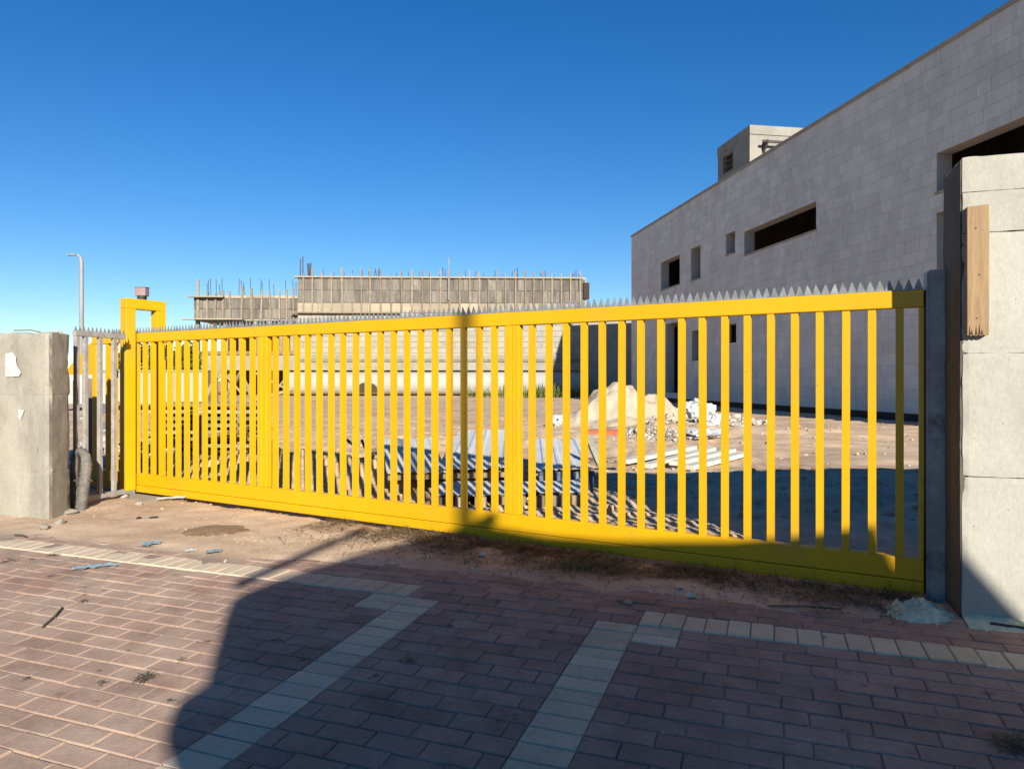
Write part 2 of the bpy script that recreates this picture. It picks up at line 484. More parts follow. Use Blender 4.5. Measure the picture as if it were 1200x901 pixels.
# concrete strip that carries the gate rail
fm = MB()
p0 = GR + GDIR * 0.02; 
fm.obox(p0 + GN * -0.07 + Vector((0, 0, -0.155)), GDIR * 8.1, GN * 0.14, (0, 0, 0.105))
tag(fm.build('gate_track_footing', M['site_concrete']), kind='structure')

# ------------------------------------------------------------------ paving
PL, PW, GAP, PT = 0.245, 0.1225, 0.0055, 0.05
def paver_mesh(name, mat, jitter):
    b = MB(); x, y = (PL - GAP) / 2, (PW - GAP) / 2; c = 0.005
    rr = random.Random(jitter)
    j = lambda: rr.uniform(-0.0015, 0.0015)
    lo = [(-x, -y), (x, -y), (x, y), (-x, y)]
    for (px, py) in lo: b.v.append(Vector((px, py, -PT)))
    for (px, py) in lo: b.v.append(Vector((px, py, -c)))
    for (px, py) in lo: b.v.append(Vector((px - math.copysign(c, px) + j(), py - math.copysign(c, py) + j(), j() * 0.5)))
    for k in range(4):
        k2 = (k + 1) % 4
        b.f.append((k, k2, 4 + k2, 4 + k)); b.f.append((4 + k, 4 + k2, 8 + k2, 8 + k))
    b.f.append((8, 9, 10, 11))
    return shared(name, b, mat)
RED = [paver_mesh('paver', M['paver'], k) for k in range(4)]
CRM = [paver_mesh('cream_paver', M['cream'], 10 + k) for k in range(3)]
pav_base = bpy.data.objects.new('pavement', None)
COL.objects.link(pav_base); pav_base.location = PO
tag(pav_base, kind='structure')
TILT_N = Vector((-0.0184, -0.0491, 1)).normalized()
yaw = math.atan2(EU.y, EU.x)
def pav_matrix(u, v, turn):
    x, y = (PO + EU * u + EV * v).xy
    flat = plane_h(x, y) > -0.001
    n = Vector((0, 0, 1)) if flat else TILT_N
    ex = (EU - n * EU.dot(n)).normalized()
    ey = n.cross(ex)
    if turn: ex, ey = ey, -ex
    a, b = random.gauss(0, 0.004), random.gauss(0, 0.006)
    n2 = (n + ex * a + ey * b).normalized()
    ex = (ex - n2 * ex.dot(n2)).normalized(); ey = n2.cross(ex)
    z = pave_h(x, y) + random.gauss(0, 0.0021)
    mt = Matrix((ex, ey, n2)).transposed().to_4x4()
    mt.translation = Vector((x, y, z))
    return mt
def in_view(p, mar=60):
    if p.y < 0.8: return None
    u = CU + F * p.x / p.y; v = CV + F * (EYE - p.z) / p.y
    if -mar < u < 1200 + mar and v < 901 + mar: return F / p.y
    return None
U_L, U_R = -0.57, 0.70
slots = []
def add_slot(kind, u, v, turn):
    mt = pav_matrix(u, v, turn)
    slots.append((kind, mt, in_view(mt.translation)))
# the cream band, pavers laid across it
u = U_L - PL / 2 - PW / 2
while u > -9.0:
    add_slot('cream', u, 0.0, True); u -= PW
u = U_R + PL / 2 + PW / 2
while u < 4.2:
    add_slot('cream', u, 0.0, True); u += PW
# courses of red stretchers either side, with the two cream cross strips
def course(row, v, gap_lo=None, strips=True):
    off = (row % 2) * PL / 2 + random.uniform(-0.02, 0.02)
    cuts = []
    if strips:
        cuts = [(U_L - PL / 2, U_L + PL / 2), (U_R - PL / 2, U_R + PL / 2)]
        for c in (U_L, U_R): add_slot('cream', c, v, False)
        if row in (0, 1):
            cuts += [(U_L - 1.5 * PL, U_L - PL / 2), (U_R + PL / 2, U_R + 1.5 * PL)]
            add_slot('cream', U_L - PL, v, False); add_slot('cream', U_R + PL, v, False)
    if gap_lo: cuts.append(gap_lo)
    lim = sorted(cuts)
    spans = []; a = -9.0
    for c in lim:
        if c[0] - a > 0.03: spans.append((a, c[0]))
        a = max(a, c[1])
    spans.append((a, 4.3))
    for s0, s1 in spans:
        n0 = math.floor((s0 - off) / PL)
        p = off + n0 * PL
        while p < s1:
            a0, a1 = max(p, s0), min(p + PL, s1)
            if p < s0 and p + PL - s0 < 0.05: p += PL; continue
            if p > s0 and p - s0 < 0.05: a0 = s0
            if 0 < s1 - (p + PL) < 0.05: a1 = s1
            if a1 - a0 > 0.045:
                sx = (a1 - a0 - GAP) / (PL - GAP)
                mt = pav_matrix((a0 + a1) / 2, v, False)
                slots.append((('red', sx), mt, in_view(mt.translation)))
            p += PL
for r in range(26):
    course(r, PL / 2 + PW * (r + 0.5))
for r in range(2):                                     # between the two strips the red runs on through the band
    v = -PL / 2 + PW * (r + 0.5)
    off = (r % 2) * PL / 2
    u = U_L - PL / 2
    s0, s1 = U_L - PL / 2, U_R + PL / 2
    p = s0 - off
    while p < s1:
        a0, a1 = max(p, s0), min(p + PL, s1)
        if a1 - a0 > 0.045:
            mt = pav_matrix((a0 + a1) / 2, v, False)
            slots.append((('red', (a1 - a0 - GAP) / (PL - GAP)), mt, in_view(mt.translation)))
        p += PL
for r in range(4):
    course(r, -PL / 2 - PW * (r + 0.5), strips=False)
slots = [s for s in slots if s[2] or in_view(s[1].translation, 900)]
slots.sort(key=lambda s: -s[2] if s[2] else 1.0)      # the pavers inside the frame first, nearest first
rest = {'red': MB(), 'cream': MB()}
cnt = {'red': 0, 'cream': 0}
for kind, mt, px in slots:
    sx = 1.0
    if isinstance(kind, tuple): kind, sx = kind
    me = random.choice(RED if kind == 'red' else CRM)
    if cnt[kind] < (295 if kind == 'red' else 200):
        cnt[kind] += 1
        o = bpy.data.objects.new('paver' if kind == 'red' else 'cream_paver', me)
        COL.objects.link(o); o.parent = pav_base
        mm = mt.copy(); mm.translation = mt.translation - PO
        o.matrix_local = mm @ Matrix.Diagonal((sx, 1, 1, 1))
    else:
        q = rest[kind]; i = len(q.v)
        q.v += [mt @ Vector((p.co.x * sx, p.co.y, p.co.z)) for p in me.vertices]
        q.f += [tuple(i + k for k in p.vertices) for p in me.polygons]
for kind, nm, mat in (('red', 'distant_pavers', 'paver'), ('cream', 'distant_cream_pavers', 'cream')):
    if rest[kind].v:
        tag(rest[kind].build(nm, M[mat], pav_base), kind='stuff')

# ------------------------------------------------------------------ sliding gate
def gp(s, z, n=0.0):
    """point on the gate: s metres from its right end, z up, n out of its face"""
    return GR + GDIR * s + GN * n + Vector((0, 0, z))
def gate_s(px):
    a = (px - CU) / F
    return (GR.x - a * GR.y) / (0.8653 + a * 0.5012)
ZB = 0.03
UP = Vector((0, 0, 1))
gate = thing('sliding_gate', 'long yellow steel sliding gate with vertical slats and saw tooth spikes on top', 'gate', gp(4, 0))
S_END = gate_s(111)
def gbox(s0, s1, z0, z1, n0, n1):
    b = MB(); b.obox(gp(s0, z0, n0), GDIR * (s1 - s0), GN * (n1 - n0), UP * (z1 - z0)); return b
GTOP = 1.985
gbox(0, S_END, GTOP - 0.113, GTOP, -0.04, 0.04).build('top_rail', M['yellow'], gate, bevel=0.006)
gbox(0, S_END, ZB + 0.085, ZB + 0.225, -0.04, 0.04).build('bottom_rail', M['yellow'], gate, bevel=0.006)
gbox(0, S_END, ZB, ZB + 0.082, -0.05, 0.047).build('track_rail', M['yellow'], gate, bevel=0.006)
# uprights: right end, two joints, left end
for px, wd in ((310, 0.17), (602, 0.115)):
    s = gate_s(px)
    wd2 = 0.06
    for k in (-1, 1):
        gbox(s + k * 0.0375 - 0.036, s + k * 0.0375 + 0.036, ZB + 0.2255, GTOP - 0.1135, -0.036, 0.037).build('stile', M['yellow'], gate, bevel=0.005)
gbox(0.001, 0.030, ZB + 0.2255, GTOP - 0.1135, -0.036, 0.036).build('stile', M['yellow'], gate, bevel=0.005)
gbox(S_END - 0.09, S_END - 0.001, ZB + 0.2255, GTOP - 0.1135, -0.036, 0.036).build('stile', M['yellow'], gate, bevel=0.005)
sb = MB(); H = GTOP - 0.1135 - (ZB + 0.2255)
sb.box(-0.0235, 0.0235, -0.023, 0.023, 0, H)
slat_me = shared('slat', sb, M['yellow'])
gyaw = math.atan2(GDIR.y, GDIR.x)
def run(p0, p1, n):
    a, b = gate_s(p0), gate_s(p1)
    return [a + (b - a) * k / (n - 1) for k in range(n)]
for s in run(1054.4, 624, 18) + run(580.4, 323.4, 18) + run(296.6, 161.8, 14) + [gate_s(144.5), gate_s(136), gate_s(127.5)]:
    piece('slat', slat_me, gate, gp(s, ZB + 0.2255, 0.006), (random.gauss(0, 0.0012), random.gauss(0, 0.0012), gyaw + random.gauss(0, 0.012)))
tb = MB()
tb.prism([(-0.026, -0.0015, 0), (0.026, -0.0015, 0), (0.026, -0.0015, 0.006), (0.003, -0.0015, 0.072), (-0.003, -0.0015, 0.072), (-0.026, -0.0015, 0.006)], (0, 0.003, 0))
spike_me = shared('spike', tb, M['galv'])
s = 0.03
while s < S_END - 0.3:
    piece('spike', spike_me, gate, gp(s, GTOP + 0.0, 0.012), (random.gauss(0, 0.07), random.gauss(0, 0.035), gyaw + random.gauss(0, 0.03)))
    s += 0.0552
gbox(0.02, S_END - 0.3, GTOP + 0.0005, GTOP + 0.004, 0.008, 0.036).build('spike_strip', M['galv'], gate)
# triangular tail bracket beyond the guide portal
g = MB()
sA = S_END + 0.001
outer = [gp(sA, 1.90, 0), gp(sA + 0.05, 1.90, 0), gp(sA + 0.62, 1.55, 0), gp(sA + 0.62, 1.48, 0), gp(sA, 1.48, 0)]
g.prism([p + GN * -0.02 for p in outer], GN * 0.04)
g.build('tail_bracket', M['yellow'], gate)
# roller pad stub at the tail
g = MB(); g.obox(gp(sA + 0.002, ZB + 0.1, -0.03), GDIR * 0.1, GN * 0.06, UP * 1.3); g.build('tail_post', M['timber'], gate)

# ------------------------------------------------------------------ yellow guide portal
def gate_s_at(px, n):
    a = (px - CU) / F
    o = GR + GN * n
    return (o.x - a * o.y) / (0.8653 + a * 0.5012)
PS = gate_s_at(150, 0.13)
pf = gp(PS, 0, 0.13)
portal = thing('gate_guide_portal', 'yellow square portal post that the gate slides through, at its left end', 'gate post', pf)
PT_Z = 2.405
def post(c, half, z0, z1, name, mat, parent, bev=0.006):
    b = MB(); b.obox(c - GDIR * half - GN * half + UP * z0, GDIR * 2 * half, GN * 2 * half, UP * (z1 - z0))
    return b.build(name, mat, parent, bevel=bev)
pbk = gp(PS, 0, -0.27)
post(pf, 0.062, 0.06, PT_Z - 0.125, 'front_post', M['yellow'], portal)
post(pbk, 0.062, -0.03, PT_Z - 0.125, 'back_post', M['yellow'], portal)
b = MB(); b.obox(pf + GN * 0.062 - GDIR * 0.062 + UP * (PT_Z - 0.1245), GDIR * 0.124, pbk - pf - GN * 0.124, UP * 0.1245)
b.build('cross_beam', M['yellow'], portal, bevel=0.006)
post(pf, 0.058, -0.05, 0.0595, 'foot', M['galv'], portal)
b = MB(); b.obox(gp(gate_s(160) - 0.75, -0.06, 0.07), GDIR * 0.9, GN * 0.30, UP * 0.075); b.build('concrete_pad', M['site_concrete'], portal)
# roller bracket on the post
b = MB(); b.obox(gp(PS + 0.064, 1.86, 0.08), GDIR * 0.06, GN * 0.10, UP * 0.12); b.build('roller_bracket', M['galv'], portal)

lampc = (pf * 0.55 + pbk * 0.45)
wl = thing('warning_lamp', 'small warning lamp with pinkish lens and black foot on the yellow portal', 'lamp', lampc + UP * PT_Z)
b = MB(); b.tube([lampc + UP * (PT_Z + 0.001), lampc + UP * (PT_Z + 0.045), lampc + UP * (PT_Z + 0.0452)], [0.055, 0.055, 0.045], 16); b.build('lamp_foot', M['black'], wl, smooth=False)
b = MB(); b.cbox(lampc + UP * (PT_Z + 0.098), (0.135, 0, 0), (0, 0.11, 0), (0, 0, 0.105)); b.build('lens', M['lens'], wl, bevel=0.012)
b = MB(); b.cbox(lampc + UP * (PT_Z + 0.1545), (0.145, 0, 0), (0, 0.12, 0), (0, 0, 0.008)); b.build('lens_cap', M['galv'], wl, bevel=0.003)

# ------------------------------------------------------------------ grey fence bay between the left wall and the portal
A = Vector((-4.785, 7.74, 0)); B = Vector((-4.60, 8.40, 0))
fd = (B - A).normalized(); fl = (B - A).length; fnn = Vector((fd.y, -fd.x, 0))
fen = thing('grey_fence_panel', 'narrow grey steel bar panel between the left concrete wall and the yellow portal', 'fence', A)
def fbox(t0, t1, z0, z1, th, name, mat='fence'):
    b = MB(); b.obox(A + fd * t0 - fnn * th / 2 + UP * z0, fd * (t1 - t0), fnn * th, UP * (z1 - z0)); return b.build(name, M[mat], fen, bevel=0.004)
fbox(0, fl, 1.89, 1.95, 0.05, 'top_rail'); fbox(0, fl, 0.06, 0.115, 0.05, 'bottom_rail')
for px in (84.5, 100, 117, 133.5):
    a = (px - CU) / F
    t = (a * A.y - A.x) / (fd.x - a * fd.y)
    t = min(max(t, 0.03), fl - 0.03)
    fbox(t - 0.024, t + 0.024, 0.1155, 1.8895, 0.04, 'bar')
k = 0.02
sm = MB(); sm.prism([(-0.02, -0.001, 0), (0.02, -0.001, 0), (0.0, -0.001, 0.055)], (0, 0.002, 0)); sm_me = shared('spike', sm, M['galv'])
while k < fl:
    piece('spike', sm_me, fen, A + fd * k + UP * 1.9505, (0, 0, math.atan2(fd.y, fd.x))); k += 0.055

# ------------------------------------------------------------------ left concrete wall
c0 = Vector((-4.63, 7.085, 0))
lw = thing('left_concrete_wall', 'low tan concrete boundary wall end with white paper scraps, left of the gate', 'wall', c0)
side = Vector((-0.04, 0.40, 0))
front = Vector((-0.936, 0.351, 0)) * 3.2
lift = rough_box(c0 + UP * -0.15, front, side, UP * 2.035, 0.06, 0.007, 5.0, grooves=(0.62, 1.40), gd=0.0022, topamp=0.022, chip=0.03)
lift.build('wall_body', M['concrete_left'], lw, smooth=False)
def wall_pt(px, py, off):
    """point on the front face of the left wall at a photo pixel"""
    d = front.normalized(); n = Vector((-d.y, d.x, 0));
    if n.y > 0: n = -n
    a = (px - CU) / F
    t = (a * c0.y - c0.x) / (d.x - a * d.y)
    p = c0 + d * t
    return Vector((p.x, p.y, EYE - (py - CV) / F * p.y)) + n * off
for pts in ([(8, 414), (16, 413), (20, 418), (21, 427), (26, 437), (24, 441), (8, 442)], [(23, 480), (30, 480), (26, 492), (23, 489)]):
    b = MB(); n = wall_pt(20, 430, 0.012) - wall_pt(20, 430, 0.008)
    edge = []
    for k in range(len(pts)):
        (xa, ya_), (xb_, yb_) = pts[k], pts[(k + 1) % len(pts)]
        for t in (0.0, 0.25, 0.5, 0.75):
            j = 0.0 if t == 0 else 1.0
            edge.append((xa + (xb_ - xa) * t + j * random.uniform(-0.55, 0.55), ya_ + (yb_ - ya_) * t + j * random.uniform(-0.55, 0.55)))
    b.prism([wall_pt(x, y, 0.012) for x, y in edge], n.normalized() * 0.0025)
    b.build('paper_scrap', M['paper'], lw)
for k, (dx, dy, r) in enumerate(((-0.12, 0.30, 0.05), (-0.2, 0.55, 0.04), (-0.32, 0.45, 0.035))):
    b = MB(); p = c0 + Vector((dx, dy, 1.885)); b.blob(p, r, 0.3, 0.6); tag(b.build('stone', M['pebble'], origin=p), ['rounded pale lump of mortar lying nearest the corner on top of the left wall', 'middle pale lump of mortar on top of the left wall', 'smaller pale mortar lump behind on top of the left wall'][k], 'stone', 'mortar lumps on the left wall')
b = MB(); p = c0 + Vector((-0.35, 0.4, 1.90)); b.tube([p + Vector((-0.25, -0.05, 0.025)), p + Vector((-0.1, 0, 0.035)), p + Vector((0.02, 0.03, 0.0))], 0.006, 5)
tag(b.build('twig', M['weed'], origin=p), 'thin dark twig sticking up from the top of the left concrete wall', 'twig')

# bent black conduit and old post at the wall foot
Yc = 7.62
cd = thing('conduit_pipe', 'dusty black conduit pipe bent over in an arch beside the left concrete wall', 'pipe', gnd(94, 605, 0.0))
b = MB()
pts = [at(94, 604, Yc), at(96, 590, Yc), at(98.5, 572, Yc), at(100.5, 555, Yc), at(101.5, 544, Yc), at(100.5, 535, Yc + .03), at(97, 529.5, Yc + .06), at(92.5, 529, Yc + .09), at(88.5, 534, Yc + .11), at(87.2, 548, Yc + .11), at(87.2, 575, Yc + .11), at(87.5, 606, Yc + .11)]
b.tube(pts, [0.055] * 5 + [0.05, 0.045, 0.042] + [0.04] * 4, 12)
b.build('bent_tube', M['conduit'], cd, smooth=True)
b = MB(); 
for k in range(12):
    t = k / 11; p = pts[0].lerp(pts[4], t); d = (pts[4] - pts[0]).normalized()
    b.tube([p - d * 0.008, p + d * 0.008], 0.0585, 12)
b.build('tube_ribs', M['conduit'], cd)
b = MB(); b.tube([at(87, 563, Yc - .02), at(108, 563, Yc - .02)], 0.012, 6); b.build('tie_rod', M['rebar'], cd)
b = MB(); b.obox(at(85.5, 600, 8.35) , (0.045, 0, 0), (0, 0.05, 0), (0, 0, 1.55)); 
tag(b.build('timber_stake', M['timber'], origin=at(86, 600, 8.35)), 'brown upright timber stake behind the conduit at the end of the left wall', 'stake')

# ------------------------------------------------------------------ right concrete wall, its plank and the catch post
ca = Vector((2.635, 4.15, 0))
rside = Vector((2.767, 4.53, 0)) - ca
rfront = Vector((0.951, -0.309, 0))
rw = thing('right_concrete_wall', 'tall pale concrete boundary wall end with pour joints, right of the gate', 'wall', ca)
lz_ = [-0.2, 0.84, 1.56, 2.26, 2.50, 2.705]
for k in range(5):
    off = (0.0, 0.004, -0.001, 0.005, 0.001)[k]
    rb = rough_box(ca + UP * (lz_[k] + 0.0005) - Vector((0, off, 0)), rfront * 2.6, rside, UP * (lz_[k + 1] - lz_[k] - 0.001), 0.035, 0.0024, 6.0, topamp=0.016 if k == 4 else 0.0, chip=0.008)
    rb.build('concrete_lift', M['concrete'], rw)
eb = rough_box(ca + UP * -0.2 + rside * 0.008 - rfront * 0.009, rside * 0.99, rfront * 0.03, UP * 2.89, 0.045, 0.003, 7.0, topamp=0.02)  # end slab coloured dark for the side's shade as well as dirt
eb.build('end_face', M['shaded_dirty_end'], rw)
RN = Vector((rfront.y, -rfront.x, 0))
if RN.y > 0: RN = -RN
def rpt(px, z, off):
    a = (px - CU) / F
    t = (a * ca.y - ca.x) / (rfront.x - a * rfront.y)
    return ca + rfront * t + RN * off + UP * z
wa, wb = ca + rfront * 0.95 + rside * 0.3, Vector((10.5, 4.75, 0))
wing = rough_box(wa + UP * -0.2, wb - wa, Vector((-0.02, 0.3, 0)), UP * 2.9, 0.2, 0.006, 4.0, topamp=0.02)  # unseen wing, added so the wall's shadow reaches further right
wing.build('shadow_wing_wall', M['concrete'], rw)
pl0, pl1 = rpt(1130.5, 1.66, 0.008), rpt(1156, 1.66, 0.008)
b = MB()
pn = 12
pr = []
for k in range(pn + 1):
    t = k / pn; pr.append(pl0.lerp(pl1, t) + UP * (0.004 * math.sin(k * 2.3)))
b.prism([pr[0], pr[0] + UP * 0.745, pr[-1] + UP * 0.75] + list(reversed(pr[1:])), RN * 0.042)
pk = thing('nailed_plank', 'short orange pine plank fixed upright to the face of the right concrete wall', 'plank', pl0)
b.build('board', M['plank'], pk, bevel=0.002)
for k, (fx, fz) in enumerate(((0.45, 0.10), (0.55, 0.35), (0.4, 0.62))):
    p = pl0.lerp(pl1, fx) + UP * fz + RN * 0.042
    b = MB(); b.tube([p, p + RN * 0.004], 0.004, 6); b.build('nail', M['rebar'], pk)
for k, (fx, hgt) in enumerate(((0.06, 0.05), (0.16, 0.03), (0.35, 0.045), (0.5, 0.06), (0.62, 0.03))):
    p = pl0.lerp(pl1, fx) + UP * 0.004 + RN * 0.0425
    q = pl0.lerp(pl1, fx + 0.05) + UP * (0.004 + hgt) + RN * 0.0425
    b = MB(); b.prism([p, p + (pl1 - pl0) * 0.10, q + UP * 0.003], RN * 0.001); b.build('charred_chip', M['char_and_shade'], pk)

# steel catch post
cp = Vector((2.706, 4.515, 0))
st = thing('gate_catch_post', 'dark grey galvanised steel channel post between the gate end and the right concrete wall', 'post', cp)
d1 = rside.normalized(); d2 = Vector((d1.y, -d1.x, 0))
b = MB(); b.obox(cp - d2 * 0.045 - d1 * 0.02 - UP * 0.1, d2 * 0.098, d1 * 0.012, UP * 2.205); b.build('front_flange', M['steel'], st, bevel=0.002)
b = MB(); b.obox(cp - d2 * 0.058 - d1 * 0.021 - UP * 0.1, d2 * 0.0125, d1 * 0.10, UP * 2.195); b.build('web', M['steel'], st, bevel=0.002)
b = MB(); b.obox(cp + d2 * 0.041 - d1 * 0.007 - UP * 0.1, d2 * 0.012, d1 * 0.09, UP * 2.2); b.build('rear_web', M['steel'], st)

# pale green mortar heap at the foot
gm = MB(); c = Vector((2.44, 4.26, 0)); n = 56
ring = []
for i in range(n):
    for j in range(n):
        x = (i / (n - 1) - 0.5) * 0.62; y = (j / (n - 1) - 0.5) * 0.5
        q = (x / 0.2) ** 2 + (y / 0.16) ** 2
        h = 0.10 * math.exp(-q * 1.1) * (1 + 0.5 * mn.fractal(Vector((x * 14, y * 14, 3)), 1, 2, 3)) + 0.016 * mn.fractal(Vector((x * 34, y * 34, 7)), 1, 2, 3) - 0.022 - 0.03 * smooth(0.8, 2.4, q)
        gm.v.append(c + Vector((x, y, h)))
for i in range(n - 1):
    for j in range(n - 1):
        gm.f.append((i * n + j, (i + 1) * n + j, (i + 1) * n + j + 1, i * n + j + 1))
tag(gm.build('mortar_heap', M['green_mud'], origin=c, smooth=True), 'small heap of pale green mortar spilled at the foot of the gate catch post', 'mortar')
gm = MB(); n1, n2 = 60, 12
for i in range(n1):
    for j in range(n2):
        t = i / (n1 - 1) * 1.3; o = j / (n2 - 1) * 0.26
        p = ca + rfront * t + RN * (o - 0.01)
        h = 0.035 * math.exp(-o * 12) + 0.010 * mn.fractal(p * 9, 1, 2, 3) - 0.03 * smooth(0.1, 0.26, o) + 0.004
        gm.v.append(Vector((p.x, p.y, pave_h(p.x, p.y) + h)))
for i in range(n1 - 1):
    for j in range(n2 - 1):
        gm.f.append((i * n2 + j, i * n2 + j + 1, (i + 1) * n2 + j + 1, (i + 1) * n2 + j))
tag(gm.build('mortar_spill', M['green_mud'], origin=ca), 'pale green mortar splashed along the foot of the right concrete wall', 'mortar')
b = MB(); p = ca + rfront * 0.12 + RN * 0.08 + UP * 0.02
b.tube([p, p + rfront * 0.15 + RN * 0.03, p + rfront * 0.4 - RN * 0.02 + UP * 0.02, p + rfront * 0.8 - RN * 0.02 + UP * 0.01], 0.008, 6)
tag(b.build('rusty_rod', M['rebar'], origin=p), 'thin dark rod lying along the foot of the right concrete wall', 'rod')

# ------------------------------------------------------------------ main stone clad building
WD = Vector((0.1606, -0.987, 0)).normalized()       # along the facade, towards the camera
WN = Vector((-0.987, -0.1606, 0)).normalized()      # out of the facade
WB = Vector((8.93, 52.9, 0))                         # far bottom corner
HB, WLEN = 12.1, 44.0
def wall_s(px):
    a = (px - CU) / F
    return (a * WB.y - WB.x) / (WD.x - a * WD.y)
def wz(px, py):
    y = WB.y + WD.y * wall_s(px)
    return EYE - (py - CV) / F * y
OPEN = []                                            # s0 (far), s1 (near), z0, z1
def opening(x0, x1, ytl, ybl):
    OPEN.append((wall_s(x0), wall_s(x1), wz(x0, ybl), wz(x0, ytl)))
opening(774.8, 796.8, 308, 340)
opening(810, 821, 292, 329)
opening(851, 861.6, 275, 299)
opening(872.4, 956.8, 272, 299)
OPEN.append((wall_s(1098), wall_s(1098) + 9.0, wz(1098, 225), wz(1098, 180)))
OPEN.append((wall_s(1098), wall_s(1098) + 9.0, wz(1098, 330), wz(1098, 250)))
opening(780.8, 795, 380, 460)
opening(811, 820, 388, 423)
opening(846, 863, 381.6, 403)
mbd = thing('stone_building', 'large grey stone clad building with deep unglazed openings on the right', 'building', WB)
def wp(s, z, n=0.0):
    return WB + WD * s + WN * n + UP * z
ss = sorted(set([0, WLEN] + [o[0] for o in OPEN] + [o[1] for o in OPEN]))
zz = sorted(set([-0.6, HB] + [o[2] for o in OPEN] + [o[3] for o in OPEN]))
def hole(s, z):
    return any(o[0] < s < o[1] and o[2] < z < o[3] for o in OPEN)
TH = 0.55
b = MB()
solid = {}
for i in range(len(ss) - 1):
    for j in range(len(zz) - 1):
        solid[i, j] = not hole((ss[i] + ss[i + 1]) / 2, (zz[j] + zz[j + 1]) / 2)
for (i, j), okk in solid.items():
    s0, s1, z0, z1 = ss[i], ss[i + 1], zz[j], zz[j + 1]
    if okk:
        b.quad(wp(s0, z0), wp(s1, z0), wp(s1, z1), wp(s0, z1))
        b.quad(wp(s0, z0, -TH), wp(s0, z1, -TH), wp(s1, z1, -TH), wp(s1, z0, -TH))
        if not solid.get((i + 1, j), True): b.quad(wp(s1, z0), wp(s1, z0, -TH), wp(s1, z1, -TH), wp(s1, z1))
        if not solid.get((i - 1, j), True): b.quad(wp(s0, z1), wp(s0, z1, -TH), wp(s0, z0, -TH), wp(s0, z0))
        if not solid.get((i, j + 1), True): b.quad(wp(s0, z1), wp(s1, z1), wp(s1, z1, -TH), wp(s0, z1, -TH))
        if not solid.get((i, j - 1), True): b.quad(wp(s0, z0), wp(s0, z0, -TH), wp(s1, z0, -TH), wp(s1, z0))
b.build('facade_wall', M['tile_joint'], mbd)
b = MB(); b.obox(wp(-0.01, -0.6, 0.0), WN * 0.03, WD * WLEN, UP * 0.87); b.build('foundation_band', M['char_and_shade'], mbd)
# shell: far end, near end, rear, roof deck, middle floor
DEP = 13.0
b = MB()
b.obox(wp(0.002, -0.6, -TH - 0.002), -WN * (DEP), WD * 0.4, UP * (HB + 0.6))
b.obox(wp(WLEN - 0.4, -0.6, -TH - 0.002), -WN * (DEP), WD * 0.398, UP * (HB + 0.6))
b.obox(wp(0.41, -0.6, -DEP), WN * 0.4, WD * (WLEN - 0.82), UP * (HB + 0.6))
b.build('outer_wall', M['tile_joint'], mbd)
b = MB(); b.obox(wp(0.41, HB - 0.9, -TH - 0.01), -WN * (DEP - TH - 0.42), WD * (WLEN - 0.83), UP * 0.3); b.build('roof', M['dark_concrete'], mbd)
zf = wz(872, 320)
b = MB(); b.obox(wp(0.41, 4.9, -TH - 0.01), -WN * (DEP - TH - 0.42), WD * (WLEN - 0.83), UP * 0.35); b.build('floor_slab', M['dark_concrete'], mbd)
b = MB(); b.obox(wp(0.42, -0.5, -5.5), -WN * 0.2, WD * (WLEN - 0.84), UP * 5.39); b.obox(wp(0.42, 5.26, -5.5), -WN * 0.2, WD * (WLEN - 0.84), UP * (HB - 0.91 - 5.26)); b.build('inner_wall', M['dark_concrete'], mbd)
b = MB(); b.obox(wp(-0.03, HB + 0.0005, -TH - 0.05), WN * (TH + 0.11), WD * (WLEN + 0.03), UP * 0.13); b.build('coping', M['coping'], mbd)
for o in OPEN[:6]:
    b = MB(); b.obox(wp(o[0] - 0.04, o[2] - 0.085, 0.0), WN * 0.055, WD * (o[1] - o[0] + 0.08), UP * 0.08); b.build('window_sill', M['coping'], mbd)
# stone tiles
TC = 0.42
tiles = []
z = 0.28; row = 0
while z < HB - 0.02:
    z1 = min(z + TC, HB - 0.002)
    s = -random.uniform(0, 0.6)
    while s < WLEN:
        ln = random.choice((0.55, 0.7, 0.8, 0.9, 1.05))
        a0, a1 = max(s, 0.0), min(s + ln, WLEN)
        s += ln
        segs = [(a0, a1, z, z1)]
        for o in OPEN:
            out = []
            for (p0, p1, q0, q1) in segs:
                if p1 <= o[0] or p0 >= o[1] or q1 <= o[2] or q0 >= o[3]:
                    out.append((p0, p1, q0, q1)); continue
                if p0 < o[0]: out.append((p0, o[0], q0, q1))
                if p1 > o[1]: out.append((o[1], p1, q0, q1))
                m0, m1 = max(p0, o[0]), min(p1, o[1])
                if q0 < o[2]: out.append((m0, m1, q0, o[2]))
                if q1 > o[3]: out.append((m0, m1, o[3], q1))
            segs = out
        for sg in segs:
            if sg[1] - sg[0] > 0.03 and sg[3] - sg[2] > 0.03: tiles.append(sg)
    z += TC; row += 1
ub = MB(); e = 0.5
ub.v = [Vector(p) for p in ((0, 0, 0), (1, 0, 0), (1, 0, 1), (0, 0, 1), (0, 1, 0), (1, 1, 0), (1, 1, 1), (0, 1, 1))]
ub.f = [(4, 7, 6, 5), (0, 4, 5, 1), (1, 5, 6, 2), (2, 6, 7, 3), (3, 7, 4, 0)]
tile_me = shared('stone_tile', ub, M['tile'])
def tsize(t):
    p = wp((t[0] + t[1]) / 2, (t[2] + t[3]) / 2)
    if p.y < 3: return 0
    u, v = CU + F * p.x / p.y, CV - F * (p.z - EYE) / p.y
    if u > 1215 or v < -15 or (u > 1125 and v > 185): return 0
    if p.y < 25 and v > 330: return 0.4 * (t[1] - t[0]) * (t[3] - t[2]) / p.y ** 2
    return (t[1] - t[0]) * (t[3] - t[2]) / p.y ** 2 * abs((p.normalized()).dot(WN))
tiles.sort(key=lambda t: -tsize(t))
tyaw = math.atan2(WD.y, WD.x)
